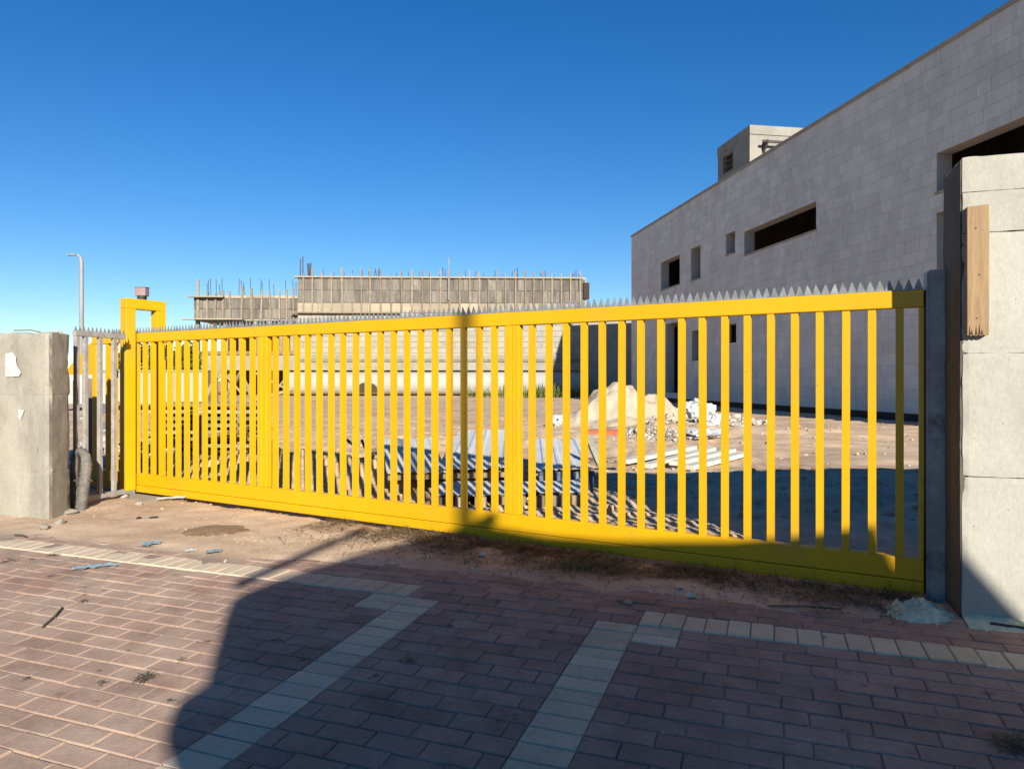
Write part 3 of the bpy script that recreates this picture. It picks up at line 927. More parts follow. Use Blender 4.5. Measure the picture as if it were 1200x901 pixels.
q = MB(); J = 0.0045
# tile local axes: x along WD, y out of the wall, z up  (WD x WN orientation checked below)
ysgn = 1 if Matrix.Rotation(tyaw, 3, 'Z') @ Vector((0, 1, 0)) @ WN > 0 else -1
for k, t in enumerate(tiles):
    s0, s1, z0, z1 = t[0] + J, t[1] - J, t[2] + J, t[3] - J
    pr = 0.014 + random.uniform(-0.003, 0.004)
    if k < 298:
        piece('stone_tile', tile_me, mbd, wp(s0, z0, 0.0), (0, 0, tyaw), (s1 - s0, pr * ysgn, z1 - z0))
    else:
        i = len(q.v)
        q.v += [wp(s0, z0), wp(s1, z0), wp(s1, z1), wp(s0, z1), wp(s0, z0, pr), wp(s1, z0, pr), wp(s1, z1, pr), wp(s0, z1, pr)]
        q.f += [tuple(i + c for c in f) for f in ((4, 5, 6, 7), (0, 1, 5, 4), (1, 2, 6, 5), (2, 3, 7, 6), (3, 0, 4, 7))]
tag(q.build('far_stone_tiles', M['tile'], mbd), kind='stuff')
# roof housing
SETB = 2.0
def ph_y(px):
    a = (px - CU) / F
    return (WB.x + SETB * 1.013 + 0.1627 * WB.y) / (a + 0.1627)
y0, y1 = ph_y(882), ph_y(844)
s0 = (WB.y + SETB * 0.1606 * 0 - y1) / 0.987; s1 = (WB.y - y0) / 0.987
ZT = EYE + (446 - 155) / F * y0
ph = MB(); z0 = HB - 0.6; PD = 5.2
wz0, wz1 = EYE + (446 - 207) / F * y1, EYE + (446 - 187) / F * y1
wsa = (WB.y - ph_y(850)) / 0.987; wsb = (WB.y - ph_y(862)) / 0.987
t = 0.25
# left face with window hole
for (a, c, d, e2) in ((s0, wsa, z0, ZT), (wsb, s1, z0, ZT), (wsa, wsb, z0, wz0), (wsa, wsb, wz1, ZT)):
    ph.obox(wp(a, d, -SETB), WD * (c - a), -WN * t, UP * (e2 - d))
# front face (towards the camera) with a low unseen opening added to let sun inside
for (a, c, d, e2) in ((t + 0.001, 2.3, z0, ZT), (4.7, PD - 0.001, z0, ZT), (2.3, 4.7, 14.2, ZT)):
    ph.obox(wp(s1 - t, d, -SETB - a), -WN * (c - a), WD * t, UP * (e2 - d))
ph.obox(wp(s0, z0, -SETB - t - 0.001), -WN * (PD - t), WD * t, UP * (ZT - z0))
ph.obox(wp(s0 + t + .001, z0, -SETB - PD + t), -WN * t, WD * (s1 - s0 - 2 * t - .002), UP * (ZT - z0))
hs = ph.build('roof_housing', M['site_concrete'], mbd)
b = MB(); b.obox(wp(s0 - 0.05, ZT + 0.001, -SETB + 0.02), -WN * (PD + 0.1), WD * (s1 - s0 + 0.10), UP * 0.5); b.build('housing_roof_slab', M['site_concrete'], hs)
for zz_ in (0.28, 0.62):
    b = MB(); b.obox(wp(wsa, wz0 + (wz1 - wz0) * zz_, -SETB - 0.12), WD * (wsb - wsa), WN * 0.05, UP * 0.07); b.build('housing_bar', M['rebar'], hs)
# steel rail on brackets on the housing front
b = MB(); zr = ZT - 0.55
b.obox(wp(s1 + 0.35, zr, -SETB - 0.55), -WN * 3.6, WD * 0.10, UP * 0.12)
b.build('steel_rail', M['rebar'], hs)
for k in (0.75, 2.6):
    b = MB(); b.prism([wp(s1, zr + 0.1, -SETB - k), wp(s1 + 0.5, zr + 0.14, -SETB - k), wp(s1 + 0.5, zr, -SETB - k), wp(s1, zr - 0.5, -SETB - k)], -WN * 0.12); b.build('bracket', M['rebar'], hs)

# ------------------------------------------------------------------ far building under construction
FY = 66.0
fa = R(2.0)
FX = Vector((math.cos(fa), math.sin(fa), 0)); FNn = Vector((math.sin(fa), -math.cos(fa), 0))
FO = Vector((0, FY, 0))
def fx(px):
    a = (px - CU) / F
    return (a * FO.y - FO.x) / (FX.x - a * FX.y)
def fz(py, px=520):
    y = FO.y + FX.y * fx(px)
    return EYE - (py - CV) / F * y
def fp(x, z, n=0.0):
    return FO + FX * x + FNn * n + UP * z
fb = thing('unfinished_building', 'long low concrete building shell with timber formwork and rebar, far behind the gate', 'building', fp(fx(460), 0))
def fbx(x0, x1, z0, z1, n0, n1, name, mat, parent=None, **kw):
    b = MB(); b.obox(fp(x0, z0, n0), FX * (x1 - x0), FNn * (n1 - n0), UP * (z1 - z0)); return b.build(name, M[mat], parent or fb, **kw)
xl, xm, xr = fx(225), fx(349), fx(687)
fbx(xm, xr, -0.3, fz(326), -9, 0, 'wall', 'block')
fbx(xm, xr - 0.3, fz(434), fz(416), 0.001, 0.5, 'ledge', 'site_concrete')
fbx(xm, xr - 0.3, fz(424), fz(421), 0.501, 0.62, 'ledge_lip', 'timber_grey')
fbx(xr - 0.295, fx(775), -0.3, fz(371), -6, 0.0, 'low_wall', 'block')
# rounded white plinth
b = MB(); pr = []
zc = (fz(462) + fz(436)) / 2; rr = (fz(436) - fz(462)) / 2
for k in range(13):
    a = -math.pi / 2 + math.pi * k / 12
    pr.append((math.cos(a) * rr * 0.9, zc + math.sin(a) * rr))
b.prism([fp(fx(342), z_, 0.5 + n_) for n_, z_ in pr], FX * (xr - 0.2 - fx(342)))
pl = b.build('plinth', M['white_wall'], fb)
b = MB(); c0_ = fp(fx(433), fz(456), 0.5 + rr * 0.9 + 0.05)
b.prism([c0_ + FX * (1.0 * math.cos(a)) + UP * (0.75 * math.sin(a) - 0.1) for a in [math.pi * k / 8 for k in range(9)]], FNn * 0.03); b.build('drain_mouth', M['black'], pl)
# stone block courses
bw = MB(); zlo, zhi = fz(414), fz(368); nc_ = 7; ch_ = (zhi - zlo) / nc_; bwid = 1.16
blk = MB(); blk.box(0, 1, -1, 0, 0, 1)
blk_me = shared('wall_block', blk, M['block'])
for r in range(nc_):
    x = xm - (r % 2) * bwid / 2
    while x < xr - 0.05:
        x0, x1 = max(x, xm) + 0.02, min(x + bwid, xr - 0.05) - 0.02
        if x1 - x0 > 0.12:
            piece('wall_block', blk_me, fb, fp(x0, zlo + r * ch_ + 0.02, 0.0), (0, 0, fa), (x1 - x0, 0.06 + random.uniform(-.015, .02), ch_ - 0.04))
        x += bwid
# formwork on the right block: pale boards then grey boards, studs, walers
def boards(x0, x1, z0, z1, wid, name, mat, n0=0.02):
    x = x0
    me_key = name
    while x < x1 - 0.1:
        wd = wid * random.uniform(0.55, 1.5); xe = min(x + wd, x1)
        piece(name, BOARD[mat], fb, fp(x + 0.015, z0, n0), (0, 0, fa), (xe - x - 0.03, 0.05 + random.uniform(0, 0.05), z1 - z0 + random.uniform(-0.05, 0.02)))
        x = xe
BOARD = {}
for mname in ('formwork', 'board_pale'):
    q_ = MB(); q_.box(0, 1, -1, 0, 0, 1); BOARD[mname] = shared('formwork_board', q_, M[mname])
boards(xm, xr - 0.1, fz(355), fz(341), 0.6, 'formwork_board', 'formwork')
boards(xm, xr - 0.1, fz(340.6), fz(327), 0.55, 'formwork_board', 'formwork')
boards(xm, xr - 0.1, fz(366.5), fz(355.5), 3.2, 'pale_board', 'board_pale')
fbx(fx(345), xr - 0.4, fz(326.5), fz(324.8), -0.2, 0.32, 'waler', 'board_pale')
fbx(fx(343), fx(470), fz(368), fz(366.6), 0.12, 0.5, 'waler', 'timber')
fbx(xm, xr, fz(326), fz(324), -9, -0.21, 'slab', 'site_concrete')
sq = MB(); sq.box(-0.5, 0.5, -1, 0, 0, 1); stud_me = shared('stud', sq, M['timber'])
x = fx(356)
while x < xr - 0.2:
    h0, h1 = fz(366 + random.uniform(-2, 3)), fz(317 + random.uniform(-2, 5))
    piece('stud', stud_me, fb, fp(x, h0, 0.12), (0, random.gauss(0, 0.006), fa), (random.uniform(0.10, 0.16), 0.12, h1 - h0))
    x += random.uniform(0.78, 1.0)
def rods(name, pxs, y0, y1, n=-0.4, r=0.035, jit=4, mat='rebar'):
    for px in pxs:
        b = MB(); x = fx(px); top = fz(y1 + random.uniform(-jit, jit))
        b.tube([fp(x, fz(y0), n), fp(x + random.gauss(0, 0.06), top, n)], r, 5); b.build(name, M[mat], fb)
rods('rebar', [350.5, 353.5], 346, 300, r=0.05)
rods('rebar', [360.5, 362], 326, 309, r=0.09, jit=1)
rods('rebar', [434, 437.5, 441, 443.5], 326, 314)
rods('rebar', [519, 521.5, 600, 604, 607, 637, 640], 326, 315)
rods('rebar', [366 + 11.3 * k + random.uniform(-3, 3) for k in range(27)], 327, 318, r=0.028, jit=3)
rods('rebar', [671, 673, 676, 679], 326, 316)
b = MB(); b.tube([fp(fx(526), fz(352), 0.4), fp(fx(526), fz(303), 0.4)], 0.06, 6); b.build('pole', M['lamp_pole'], fb)
fbx(xr - 0.3, xr + 0.25, fz(350), fz(331), -0.2, 0.3, 'corner_shadow_panel', 'char_and_shade')  # black panel painting the shadow patch at the roof corner
# left block
fbx(xl, xm - 0.001, fz(376), fz(349), -8, -0.5, 'wall', 'site_concrete')
def boards2(x0, x1, z0, z1, wid, mat): boards(x0, x1, z0, z1, wid, 'formwork_board', mat, -0.48)
boards2(xl, xm - 0.05, fz(373.5), fz(362.5), 0.5, 'formwork')
boards2(xl, xm - 0.05, fz(362.2), fz(350), 0.55, 'formwork')
boards(xl, xm - 0.05, fz(349.8), fz(346.6), 2.6, 'pale_board', 'board_pale', -0.48)
fbx(fx(220), fx(262), fz(349.6), fz(348.4), -0.3, 0.2, 'waler', 'board_pale')
fbx(fx(213), fx(285), fz(375.5), fz(374.2), -0.3, 0.3, 'waler', 'board_pale')
x = xl + 0.4
while x < xm - 0.3:
    h0, h1 = fz(376 + random.uniform(-2, 4)), fz(337 + random.uniform(-9, 6))
    piece('stud', stud_me, fb, fp(x, h0, -0.36), (0, random.gauss(0, 0.02), fa), (random.uniform(0.12, 0.2), 0.12, h1 - h0))
    x += random.uniform(0.6, 1.05)
rods('rebar', [238, 240, 243, 249.5, 254, 256, 276, 279, 283, 290, 302, 304, 312, 318, 332, 340, 344], 350, 329, -0.9, 0.03, 5)
# lower left: open storey under the slab
fbx(xl, xm - 0.001, fz(434), fz(416), -8, 0.2, 'slab', 'site_concrete')
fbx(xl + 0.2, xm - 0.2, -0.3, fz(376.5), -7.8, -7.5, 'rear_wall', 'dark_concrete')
fbx(xl + 0.02, xm - 0.02, fz(416) - 0.001, fz(412), -0.2, 0.35, 'ledge_lip', 'timber')
for px in (228, 246, 262, 279, 296, 312, 327, 340):
    fbx(fx(px) - 0.16, fx(px) + 0.16, fz(415.8), fz(376.2), -0.9, -0.6, 'prop', 'timber' if px % 2 else 'board_pale')
for px in (232, 268, 304, 338):
    fbx(fx(px) - 0.3, fx(px) + 0.3, -0.3, fz(434.2), -1.2, -0.6, 'column', 'site_concrete')
for (xa, ya_, xb_, yb_) in ((240, 462, 262, 436), (262, 436, 285, 462), (286, 462, 300, 440), (300, 437, 335, 455), (322, 460, 340, 437)):
    b = MB(); b.tube([fp(fx(xa), fz(ya_), 0.1), fp(fx(xb_), fz(yb_), 0.1)], 0.11, 4); b.build('brace', M['board_pale'], fb)

# ------------------------------------------------------------------ things on the site
def heap(name, c, rx, ry, h, mat, label, cat, n=40, rough=0.12, sc_=1.4, kind=None, skew=0.0, peaks=None):
    m = MB(); c = Vector(c)
    peaks = peaks or [(0, 0, 1.0, 1.0)]
    for i in range(n):
        for j in range(n):
            x = (i / (n - 1) - 0.5) * 2 * rx * 1.35; y = (j / (n - 1) - 0.5) * 2 * ry * 1.35
            z = 0
            for (px, py, ph_, pw) in peaks:
                q = math.sqrt(((x - px * rx) / (rx * pw)) ** 2 + ((y - py * ry) / (ry * pw)) ** 2)
                z = max(z, ph_ * h * (max(0, 1 - q * q) ** 1.15 if q < 1 else 0) if q >= 0 else 0)
            z += rough * h * mn.fractal(Vector((x * sc_, y * sc_, 1.7)), 1, 2, 4) * (0.3 + min(1, z / (h * 0.4)))
            q0 = math.sqrt((x / rx) ** 2 + (y / ry) ** 2)
            z -= 0.25 * smooth(0.85, 1.3, q0)
            m.v.append(c + Vector((x, y, z)))
    for i in range(n - 1):
        for j in range(n - 1):
            m.f.append((i * n + j, (i + 1) * n + j, (i + 1) * n + j + 1, i * n + j + 1))
    o = m.build(name, M[mat], origin=c, smooth=True)
    return tag(o, label, cat, kind=kind)
ps = gnd(735, 503)
heap('sand_pile', (ps.x, ps.y + 1.5, -0.02), 2.15, 1.8, 1.34, 'sand', 'tall pale yellow sand pile on the building site seen through the gate', 'sand pile', 90, 0.09, 2.4,
     peaks=[(-0.05, 0, 1.0, 0.72), (0.45, 0.1, 0.74, 0.55), (-0.5, -0.2, 0.42, 0.5), (0, 0, 0.35, 1.1)])
pg = gnd(765, 515)
def scatter(name, mat, cx, cy, rx, ry, n, r0, r1, label=None, cat=None, pile=0.0, kind='stuff'):
    m = MB()
    for _ in range(n):
        a, d = random.uniform(0, 6.28), math.sqrt(random.random())
        x, y = cx + rx * d * math.cos(a), cy + ry * d * math.sin(a)
        r = random.uniform(r0, r1) * random.uniform(0.6, 1.0)
        m.blob((x, y, ground_h(x, y) + r * 0.2 + pile * max(0, 1 - d) * random.random()), r, 0.3, 0.7)
    o = m.build(name, M[mat])
    return tag(o, label, cat, kind=kind)
scatter('gravel', 'gravel', pg.x, pg.y, 0.9, 1.2, 320, 0.025, 0.065, pile=0.25)
pr_ = gnd(866, 508)
scatter('rubble', 'rubble', pr_.x, pr_.y, 0.9, 0.8, 170, 0.04, 0.12, pile=0.25)
scatter('rubble', 'rubble', pr_.x - 1.5, pr_.y + 0.4, 1.2, 0.8, 90, 0.04, 0.13, pile=0.35)
# clods over the site and pebbles on the front strip
def scat_fn(name, mat, n, fn, r0, r1, sq=0.75):
    m = MB()
    for _ in range(n):
        x, y = fn()
        r = r0 + (r1 - r0) * random.random() ** 3
        m.blob((x, y, ground_h(x, y) + r * 0.2), r, 0.3, sq)
    return tag(m.build(name, M[mat]), kind='stuff')
def site_pt():
    y = 7 + 20 * random.random() ** 1.3
    while True:
        x = random.uniform(-0.75, 0.62) * y
        if (Vector((x, y, 0)) - GR).dot(GN) < -0.35: return x, y
        y += 1
scat_fn('soil_clods', 'clod', 1500, site_pt, 0.010, 0.06)
scat_fn('site_pebbles', 'pebble', 450, site_pt, 0.008, 0.035)
def front_pt():
    while True:
        s = random.uniform(0.0, 9.2); d = 0.06 + 1.2 * random.random() ** 1.2
        p = GR + GDIR * s + GN * d
        if uv_of(p.x, p.y)[1] < -0.28 or (s > 6 and uv_of(p.x, p.y)[1] < 0.2 and random.random() < 0.4): return p.x, p.y
scat_fn('front_grit', 'clod', 1900, front_pt, 0.002, 0.013, 0.5)
scat_fn('front_pebbles', 'clod', 120, front_pt, 0.004, 0.02, 0.55)
def pav_pt():
    while True:
        u, v = random.uniform(-5, 2.5), random.uniform(-0.1, 2.4)
        if u > -0.6 and random.random() < 0.6: continue
        p = PO + EU * u + EV * v; return p.x, p.y
scat_fn('paving_grit', 'pebble', 420, pav_pt, 0.002, 0.008)

# red plastic pipe
a_, b_ = gnd(689, 513), gnd(727, 514)
pp = MB(); za = Vector((0, 0, 0.09))
rp = thing('red_drain_pipe', 'short terracotta red plastic pipe lying in front of the sand pile', 'pipe', a_)
ax = (b_ - a_).normalized(); n_ = 16
m_ = MB(); m_.tube([a_ + za, b_ + za], 0.12, 20, caps=False); m_.tube([b_ + za, a_ + za], 0.105, 20, caps=False)
m_.build('barrel', M['redpipe'], rp, smooth=True)
m_ = MB(); m_.tube([b_ + za - ax * 0.12, b_ + za + ax * 0.04], 0.132, 20, caps=False); m_.build('socket', M['redpipe'], rp, smooth=True)

# white boards on the soil
def board(p, q, wd, th, mat, label, cat, group=None, name='white_board', lift=0.0):
    p, q = Vector(p), Vector(q)
    d = (q - p); sx = Vector((-d.y, d.x, 0)).normalized() * wd
    m = MB(); m.obox(p - sx / 2 + UP * lift, d, sx, UP * th)
    return tag(m.build(name, M[mat], origin=p, bevel=0.004), label, cat, group)
WBD = [((731, 549), (812, 532), 0.11, 0.02), ((757, 551), (834, 533), 0.12, 0.0), ((790, 549.5), (857, 534), 0.12, 0.01), ((806, 552), (872, 538), 0.13, 0.0)]
labs = ['long white board lying leftmost in the loose row right of the metal sheets', 'second white board from the left, lying on the soil beside others', 'third white board from the left, overlapping the rightmost one', 'rightmost white board of the row lying on the soil']
for (p, q, wd, lf), lb in zip(WBD, labs):
    P_, Q_ = gnd(*p), gnd(*q)
    P_.z = ground_h(P_.x, P_.y) + 0.03; Q_.z = ground_h(Q_.x, Q_.y) + 0.05
    board(P_, Q_, wd * 1.5, 0.07, 'white_board', lb, 'board', 'white boards lying on the soil', lift=lf)

# white sacks
def sack(c, rx, ry, rz, yaw_, label):
    m = MB(); n1, n2 = 26, 36; c = Vector(c)
    sd = random.uniform(0, 50)
    for i in range(n1 + 1):
        th = math.pi * i / n1
        for j in range(n2):
            ph_ = 2 * math.pi * j / n2
            d = Vector((math.sin(th) * math.cos(ph_), math.sin(th) * math.sin(ph_), math.cos(th)))
            k = 1 + 0.38 * mn.fractal(d * 1.9 + Vector((sd, 0, 0)), 0.7, 2, 6)
            p = Vector((d.x * rx * k, d.y * ry * k, d.z * rz * k))
            m.v.append(c + Vector((p.x * math.cos(yaw_) - p.y * math.sin(yaw_), p.x * math.sin(yaw_) + p.y * math.cos(yaw_), max(-rz * 0.7, p.z))))
    for i in range(n1):
        for j in range(n2):
            j2 = (j + 1) % n2
            m.f.append((i * n2 + j, (i + 1) * n2 + j, (i + 1) * n2 + j2, i * n2 + j2))
    tag(m.build('white_sack', M['bag'], origin=c), label, 'sack', 'white sacks dumped beside the sand pile')
for (px, py, rx, rz, yw, lb) in ((784, 490, 0.5, 0.28, 0.3, 'crumpled white sack at the right foot of the sand pile'), (815, 488, 0.62, 0.42, -0.5, 'largest white sack, standing tallest right of the sand pile'),
                          (836, 502, 0.5, 0.26, 0.1, 'torn white sack lying beside the pale rubble'), (826, 511, 0.5, 0.12, 0.2, 'flattened white sack lying in front of the other sacks'), (805, 478, 0.4, 0.25, 0.8, 'small white sack at the back near the building wall')):
    p = gnd(px, py + 6); sack((p.x, p.y, 0.1 + rz * 0.5), rx, rx * 0.7, rz, yw, lb)
p = gnd(662, 500)
sack((p.x, p.y, 0.15), 0.5, 0.3, 0.2, 0.4, 'pale sack half buried at the left foot of the sand pile')

# corrugated metal sheets on timber bearers
def corr(p, across, along, label, mat='sheet', per=0.17, amp=0.016, drop=0.0, name='corrugated_sheet', group='corrugated sheets on the ground'):
    p, across, along = Vector(p), Vector(across), Vector(along)
    n = max(2, int(round(across.length / per)))
    prof = []
    for k in range(n):
        for t, h in ((0.0, 0), (0.55, 0), (0.68, 1), (0.87, 1)):
            prof.append(((k + t) / n, h * amp))
    prof.append((1.0, 0))
    nn = across.cross(along).normalized()
    if nn.z < 0: nn = -nn
    m = MB(); nl = 6; np_ = len(prof)
    for side in (0, 1):
        for i in range(nl + 1):
            for (t, h) in prof:
                q = p + across * t + along * (i / nl) + nn * (h - side * 0.004 + 0.025 * mn.noise(Vector((t * 2 + p.x, i * 0.5 + p.y, 0))) )
                m.v.append(q)
    base = (nl + 1) * np_
    for i in range(nl):
        for k in range(np_ - 1):
            a, b2, c2, d2 = i * np_ + k, i * np_ + k + 1, (i + 1) * np_ + k + 1, (i + 1) * np_ + k
            m.f.append((a, b2, c2, d2)); m.f.append((base + d2, base + c2, base + b2, base + a))
    for i in range(nl):
        for k in (0, np_ - 1):
            a, b2 = i * np_ + k, (i + 1) * np_ + k
            m.f.append((a, b2, base + b2, base + a))
    for k in range(np_ - 1):
        for i in (0, nl):
            a, b2 = i * np_ + k, i * np_ + k + 1
            m.f.append((a, b2, base + b2, base + a))
    return tag(m.build(name, M[mat], origin=p), label, 'metal sheet', group)
corr((-1.50, 8.46, 0.29), (0.72, 0.10, 0), (-0.42, 2.1, 0.24), 'white corrugated metal sheet, left of the two lying on the stack behind the gate')
corr((-0.90, 8.54, 0.335), (0.84, 0.13, 0.0), (0.02, 3.4, 0.22), 'white corrugated metal sheet, right of the two lying on the stack behind the gate')
corr((0.28, 8.72, 0.30), (0.72, 0.15, 0), (0.05, 2.5, 0.16), 'short white corrugated sheet on the right hand stack near the leaning board')
corr((0.30, 8.62, 0.0), (0.70, 0.10, 0.0), (0.02, 0.06, 0.28), 'metal sheet painted in shade blue, standing on edge under the right hand stack', 'sheet_shade_blue')  # dark blue colour stands in for shade on this sheet
corr((-0.85, 7.82, 0.125), (0.85, 0.09, 0), (-0.02, 0.8, 0.05), 'low corrugated sheet striped by gate shadows at the front, left one')
corr((-0.04, 7.90, 0.14), (0.88, 0.12, 0), (0.0, 0.6, 0.05), 'low corrugated sheet striped by gate shadows at the front, right one')
BL = ['brown timber bearer under the front edge of the left sheets', 'brown timber bearer in the middle under the left sheets', 'brown timber bearer at the back under the left sheets', 'brown timber bearer under the right hand sheet stack']
for k, (p, q) in enumerate((((-1.5, 8.56), (0.0, 8.76)), ((-1.65, 9.15), (0.05, 9.4)), ((-1.75, 9.9), (0.1, 10.2)), ((0.2, 8.87), (1.05, 9.02)))):
    board((p[0], p[1], 0.20), (q[0], q[1], 0.215), 0.1, 0.06, 'timber', BL[k], 'timber', 'timber bearers under the sheets', 'timber_bearer')
    for j, t in enumerate((0.08, 0.5, 0.92)):
        x, y = p[0] + (q[0] - p[0]) * t, p[1] + (q[1] - p[1]) * t + 0.02
        m = MB(); m.box(x - 0.07, x + 0.07, y + 0.12, y + 0.24, -0.02, 0.198)
        tag(m.build('support_block', M['rubble' if (k + j) % 2 else 'timber'], origin=(x, y, 0)), 'rough block propping up ' + ['the front bearer', 'the middle bearer', 'the back bearer', 'the right hand bearer'][k] + [', left end', ', centre', ', right end'][j], 'block', 'blocks under the sheet stack')
for j in range(8):
    x = -0.84 + j * 0.215; y = 7.76 + 0.024 * j
    m = MB(); m.obox((x, y, 0.0), (0.13, 0.012, 0), (-0.03, 0.65, 0), (0, 0, 0.115))
    tag(m.build('batten', M['timber'], origin=(x, y, 0)), ['first', 'second', 'third', 'fourth', 'fifth', 'sixth', 'seventh', 'eighth'][j] + ' from the left of the short reddish battens under the low striped sheet', 'batten', 'row of battens under the low sheet')
lb = MB(); p, q = gnd(706, 548), at(690, 513, 9.6)
p.z = 0.35
lb.tube([at(703, 545, 8.9), at(689, 512, 9.3)], [0.05, 0.055], 4)
tag(lb.build('leaning_board', M['timber_grey'], origin=at(703, 545, 8.9)), 'grey board sticking up at an angle from the right hand sheet stack', 'board')
for k, (p, q, lbl) in enumerate((((692, 541), (716, 546), 'thin brown board flat on the soil beside the leaning board, rearmost'), ((694, 547), (722, 543), 'brown batten lying crosswise beside the right hand sheet stack'), ((690, 551), (728, 552), 'frontmost brown board beside the right hand sheet stack'))):
    P_, Q_ = gnd(*p), gnd(*q); P_.z = 0.02 + 0.03 * k; Q_.z = 0.04 + 0.02 * k
    board(P_, Q_, 0.12, 0.05, 'timber', lbl, 'board', 'loose brown boards', 'brown_board')
# dark bent rods on the dirt mound
for k, (p, q, lbl) in enumerate((((403, 513), (414, 521), 'short black rod poking out of the soil mound, left one'), ((424, 516), (430, 530), 'short black rod poking out of the soil mound, right one'), ((450, 524), (459, 541), 'dark rusty strip leaning at the left edge of the sheets'))):
    m = MB(); m.tube([at(*p, 10.2), at(*q, 10.0)], 0.022, 6); tag(m.build('steel_rod', M['rebar'], origin=at(*q, 10.0)), lbl, 'rod')

# timber stack at the left
tsb = gnd(247, 533)
stack = thing('timber_stack', 'tall stack of grey green timber boards with spacers behind the left part of the gate', 'timber stack', (tsb.x, tsb.y, 0))
for r in range(8):
    z0 = 0.05 + r * 0.125
    for k in range(5):
        y = tsb.y - 0.4 + k * 0.24
        m = MB(); off = random.uniform(-0.15, 0.15)
        m.box(tsb.x - 1.0 + off, tsb.x + 0.9 + off + random.uniform(-.2, .2), y, y + 0.2, z0, z0 + 0.06)
        m.build('board', M['timber_grey' if random.random() < 0.8 else 'timber'], stack)
    for k in (-0.8, 0.0, 0.7):
        m = MB(); m.box(tsb.x + k - 0.04, tsb.x + k + 0.04, tsb.y - 0.42, tsb.y + 0.8, z0 - 0.06, z0 - 0.001); m.build('spacer', M['timber'], stack)
# heap of crossing poles near it
for k, (p, q, y0_, y1_, lbl) in enumerate((((232, 484), (262, 424), 15, 16, 'pale pole leaning up against the timber stack, leftmost'), ((262, 470), (286, 430), 16, 15.5, 'pale pole crossing another behind the timber stack'), ((282, 436), (300, 476), 15.5, 16, 'pale pole leaning the other way right of the stack'),
                                  ((266, 478), (344, 456), 17, 19, 'long pale pole lying nearly flat right of the timber stack'), ((286, 505), (235, 512), 12.5, 12.8, 'rough timber lying across the front of the stack'))):
    m = MB(); m.tube([at(*p, y0_), at(*q, y1_)], 0.045, 6); tag(m.build('timber_pole', M['board_pale' if k < 4 else 'timber'], origin=at(*p, y0_)), lbl, 'pole', 'loose poles by the stack')
# white site cabin side far left
ca0, ca1 = at(60, 462, 32), at(240, 462, 33)
cb = thing('site_cabin', 'low white site cabin wall beyond the timber stack at far left', 'cabin', (ca0.x, ca0.y, 0))
m = MB(); d = (ca1 - ca0); d.z = 0; nrm = Vector((-d.y, d.x, 0)).normalized()
m.obox((ca0.x, ca0.y, 0.35), d, nrm * 2.4, UP * 1.45); m.build('cabin_body', M['white_wall'], cb)
for k in range(6):
    m = MB(); o_ = Vector((ca0.x, ca0.y, 0.4)) + d * (k / 5) * 0.985; m.obox(o_ - nrm * 0.02, d.normalized() * 0.08, nrm * 0.019, UP * 1.35); m.build('cabin_rib', M['site_concrete'], cb)
m = MB(); m.obox((ca0.x - 0.1, ca0.y - 0.08, 1.801), d * 1.01, nrm * 2.6, UP * 0.09); m.build('cabin_roof', M['site_concrete'], cb)
for k in range(5):
    m = MB(); o_ = Vector((ca0.x, ca0.y, 0)) + d * (0.03 + k * 0.23); m.obox(o_ + nrm * 0.1, d.normalized() * 0.3, nrm * 0.4, UP * 0.349)
    m.build('cabin_foot', M['site_concrete'], cb)
# rubble and boards under / in front of cabin at far left
p = gnd(97, 540); scatter('left_rubble', 'gravel', p.x + 0.3, p.y, 1.4, 1.2, 260, 0.05, 0.16, pile=0.4)
for k, (px, py, lbl) in enumerate(((92, 492, 'grey sheet of debris leaning beyond the grey fence panel, upper'), (97, 512, 'grey sheet of debris beyond the grey fence panel, lower'))):
    c = at(px, py, 13.5); m = MB(); m.obox(c, (0.35, 0.2, 0.1), (0.1, 0.4, 0.2), (0, 0, 0.04)); tag(m.build('debris_sheet', M['galv'], origin=c), lbl, 'debris')

# ------------------------------------------------------------------ trees beyond the left part
def tree(c, h, r, label, seed, n=1500):
    rd = random.Random(seed)
    t = thing('dark_tree', label, 'tree', c, 'dark trees beyond the site')
    c = Vector(c)
    m = MB(); m.tube([c, c + UP * h * 0.3, c + UP * h * 0.62 + Vector((0.1, 0, 0))], [0.16, 0.12, 0.05], 7)
    for k in range(5):
        a = rd.uniform(0, 6.28); z = h * rd.uniform(0.25, 0.5); m.tube([c + UP * z, c + Vector((math.cos(a) * r * 0.6, math.sin(a) * r * 0.6, z + h * 0.2))], [0.06, 0.02], 5)
    m.build('trunk', M['bark'], t)
    m = MB()
    clumps = []
    for k in range(26):
        a = rd.uniform(0, 6.28); q = rd.random() ** 0.6; z = rd.uniform(0.18, 0.93)
        rad = r * math.sin(math.pi * min(1, z * 0.85 + 0.12)) ** 0.7
        clumps.append((c + Vector((math.cos(a) * q * rad, math.sin(a) * q * rad, z * h)), r * rd.uniform(0.25, 0.45)))
    for k in range(n):
        cc, cr = rd.choice(clumps)
        d = Vector((rd.gauss(0, 1), rd.gauss(0, 1), rd.gauss(0, 1))).normalized() * cr * rd.random() ** 0.4
        p = cc + d; s_ = rd.uniform(0.08, 0.18)
        a1 = Vector((rd.gauss(0, 1), rd.gauss(0, 1), rd.gauss(0, 1))).normalized() * s_
        a2 = a1.orthogonal().normalized() * s_ * 0.6
        m.quad(p - a1, p + a2, p + a1, p - a2)
    m.build('crown', M['leaf'], t)
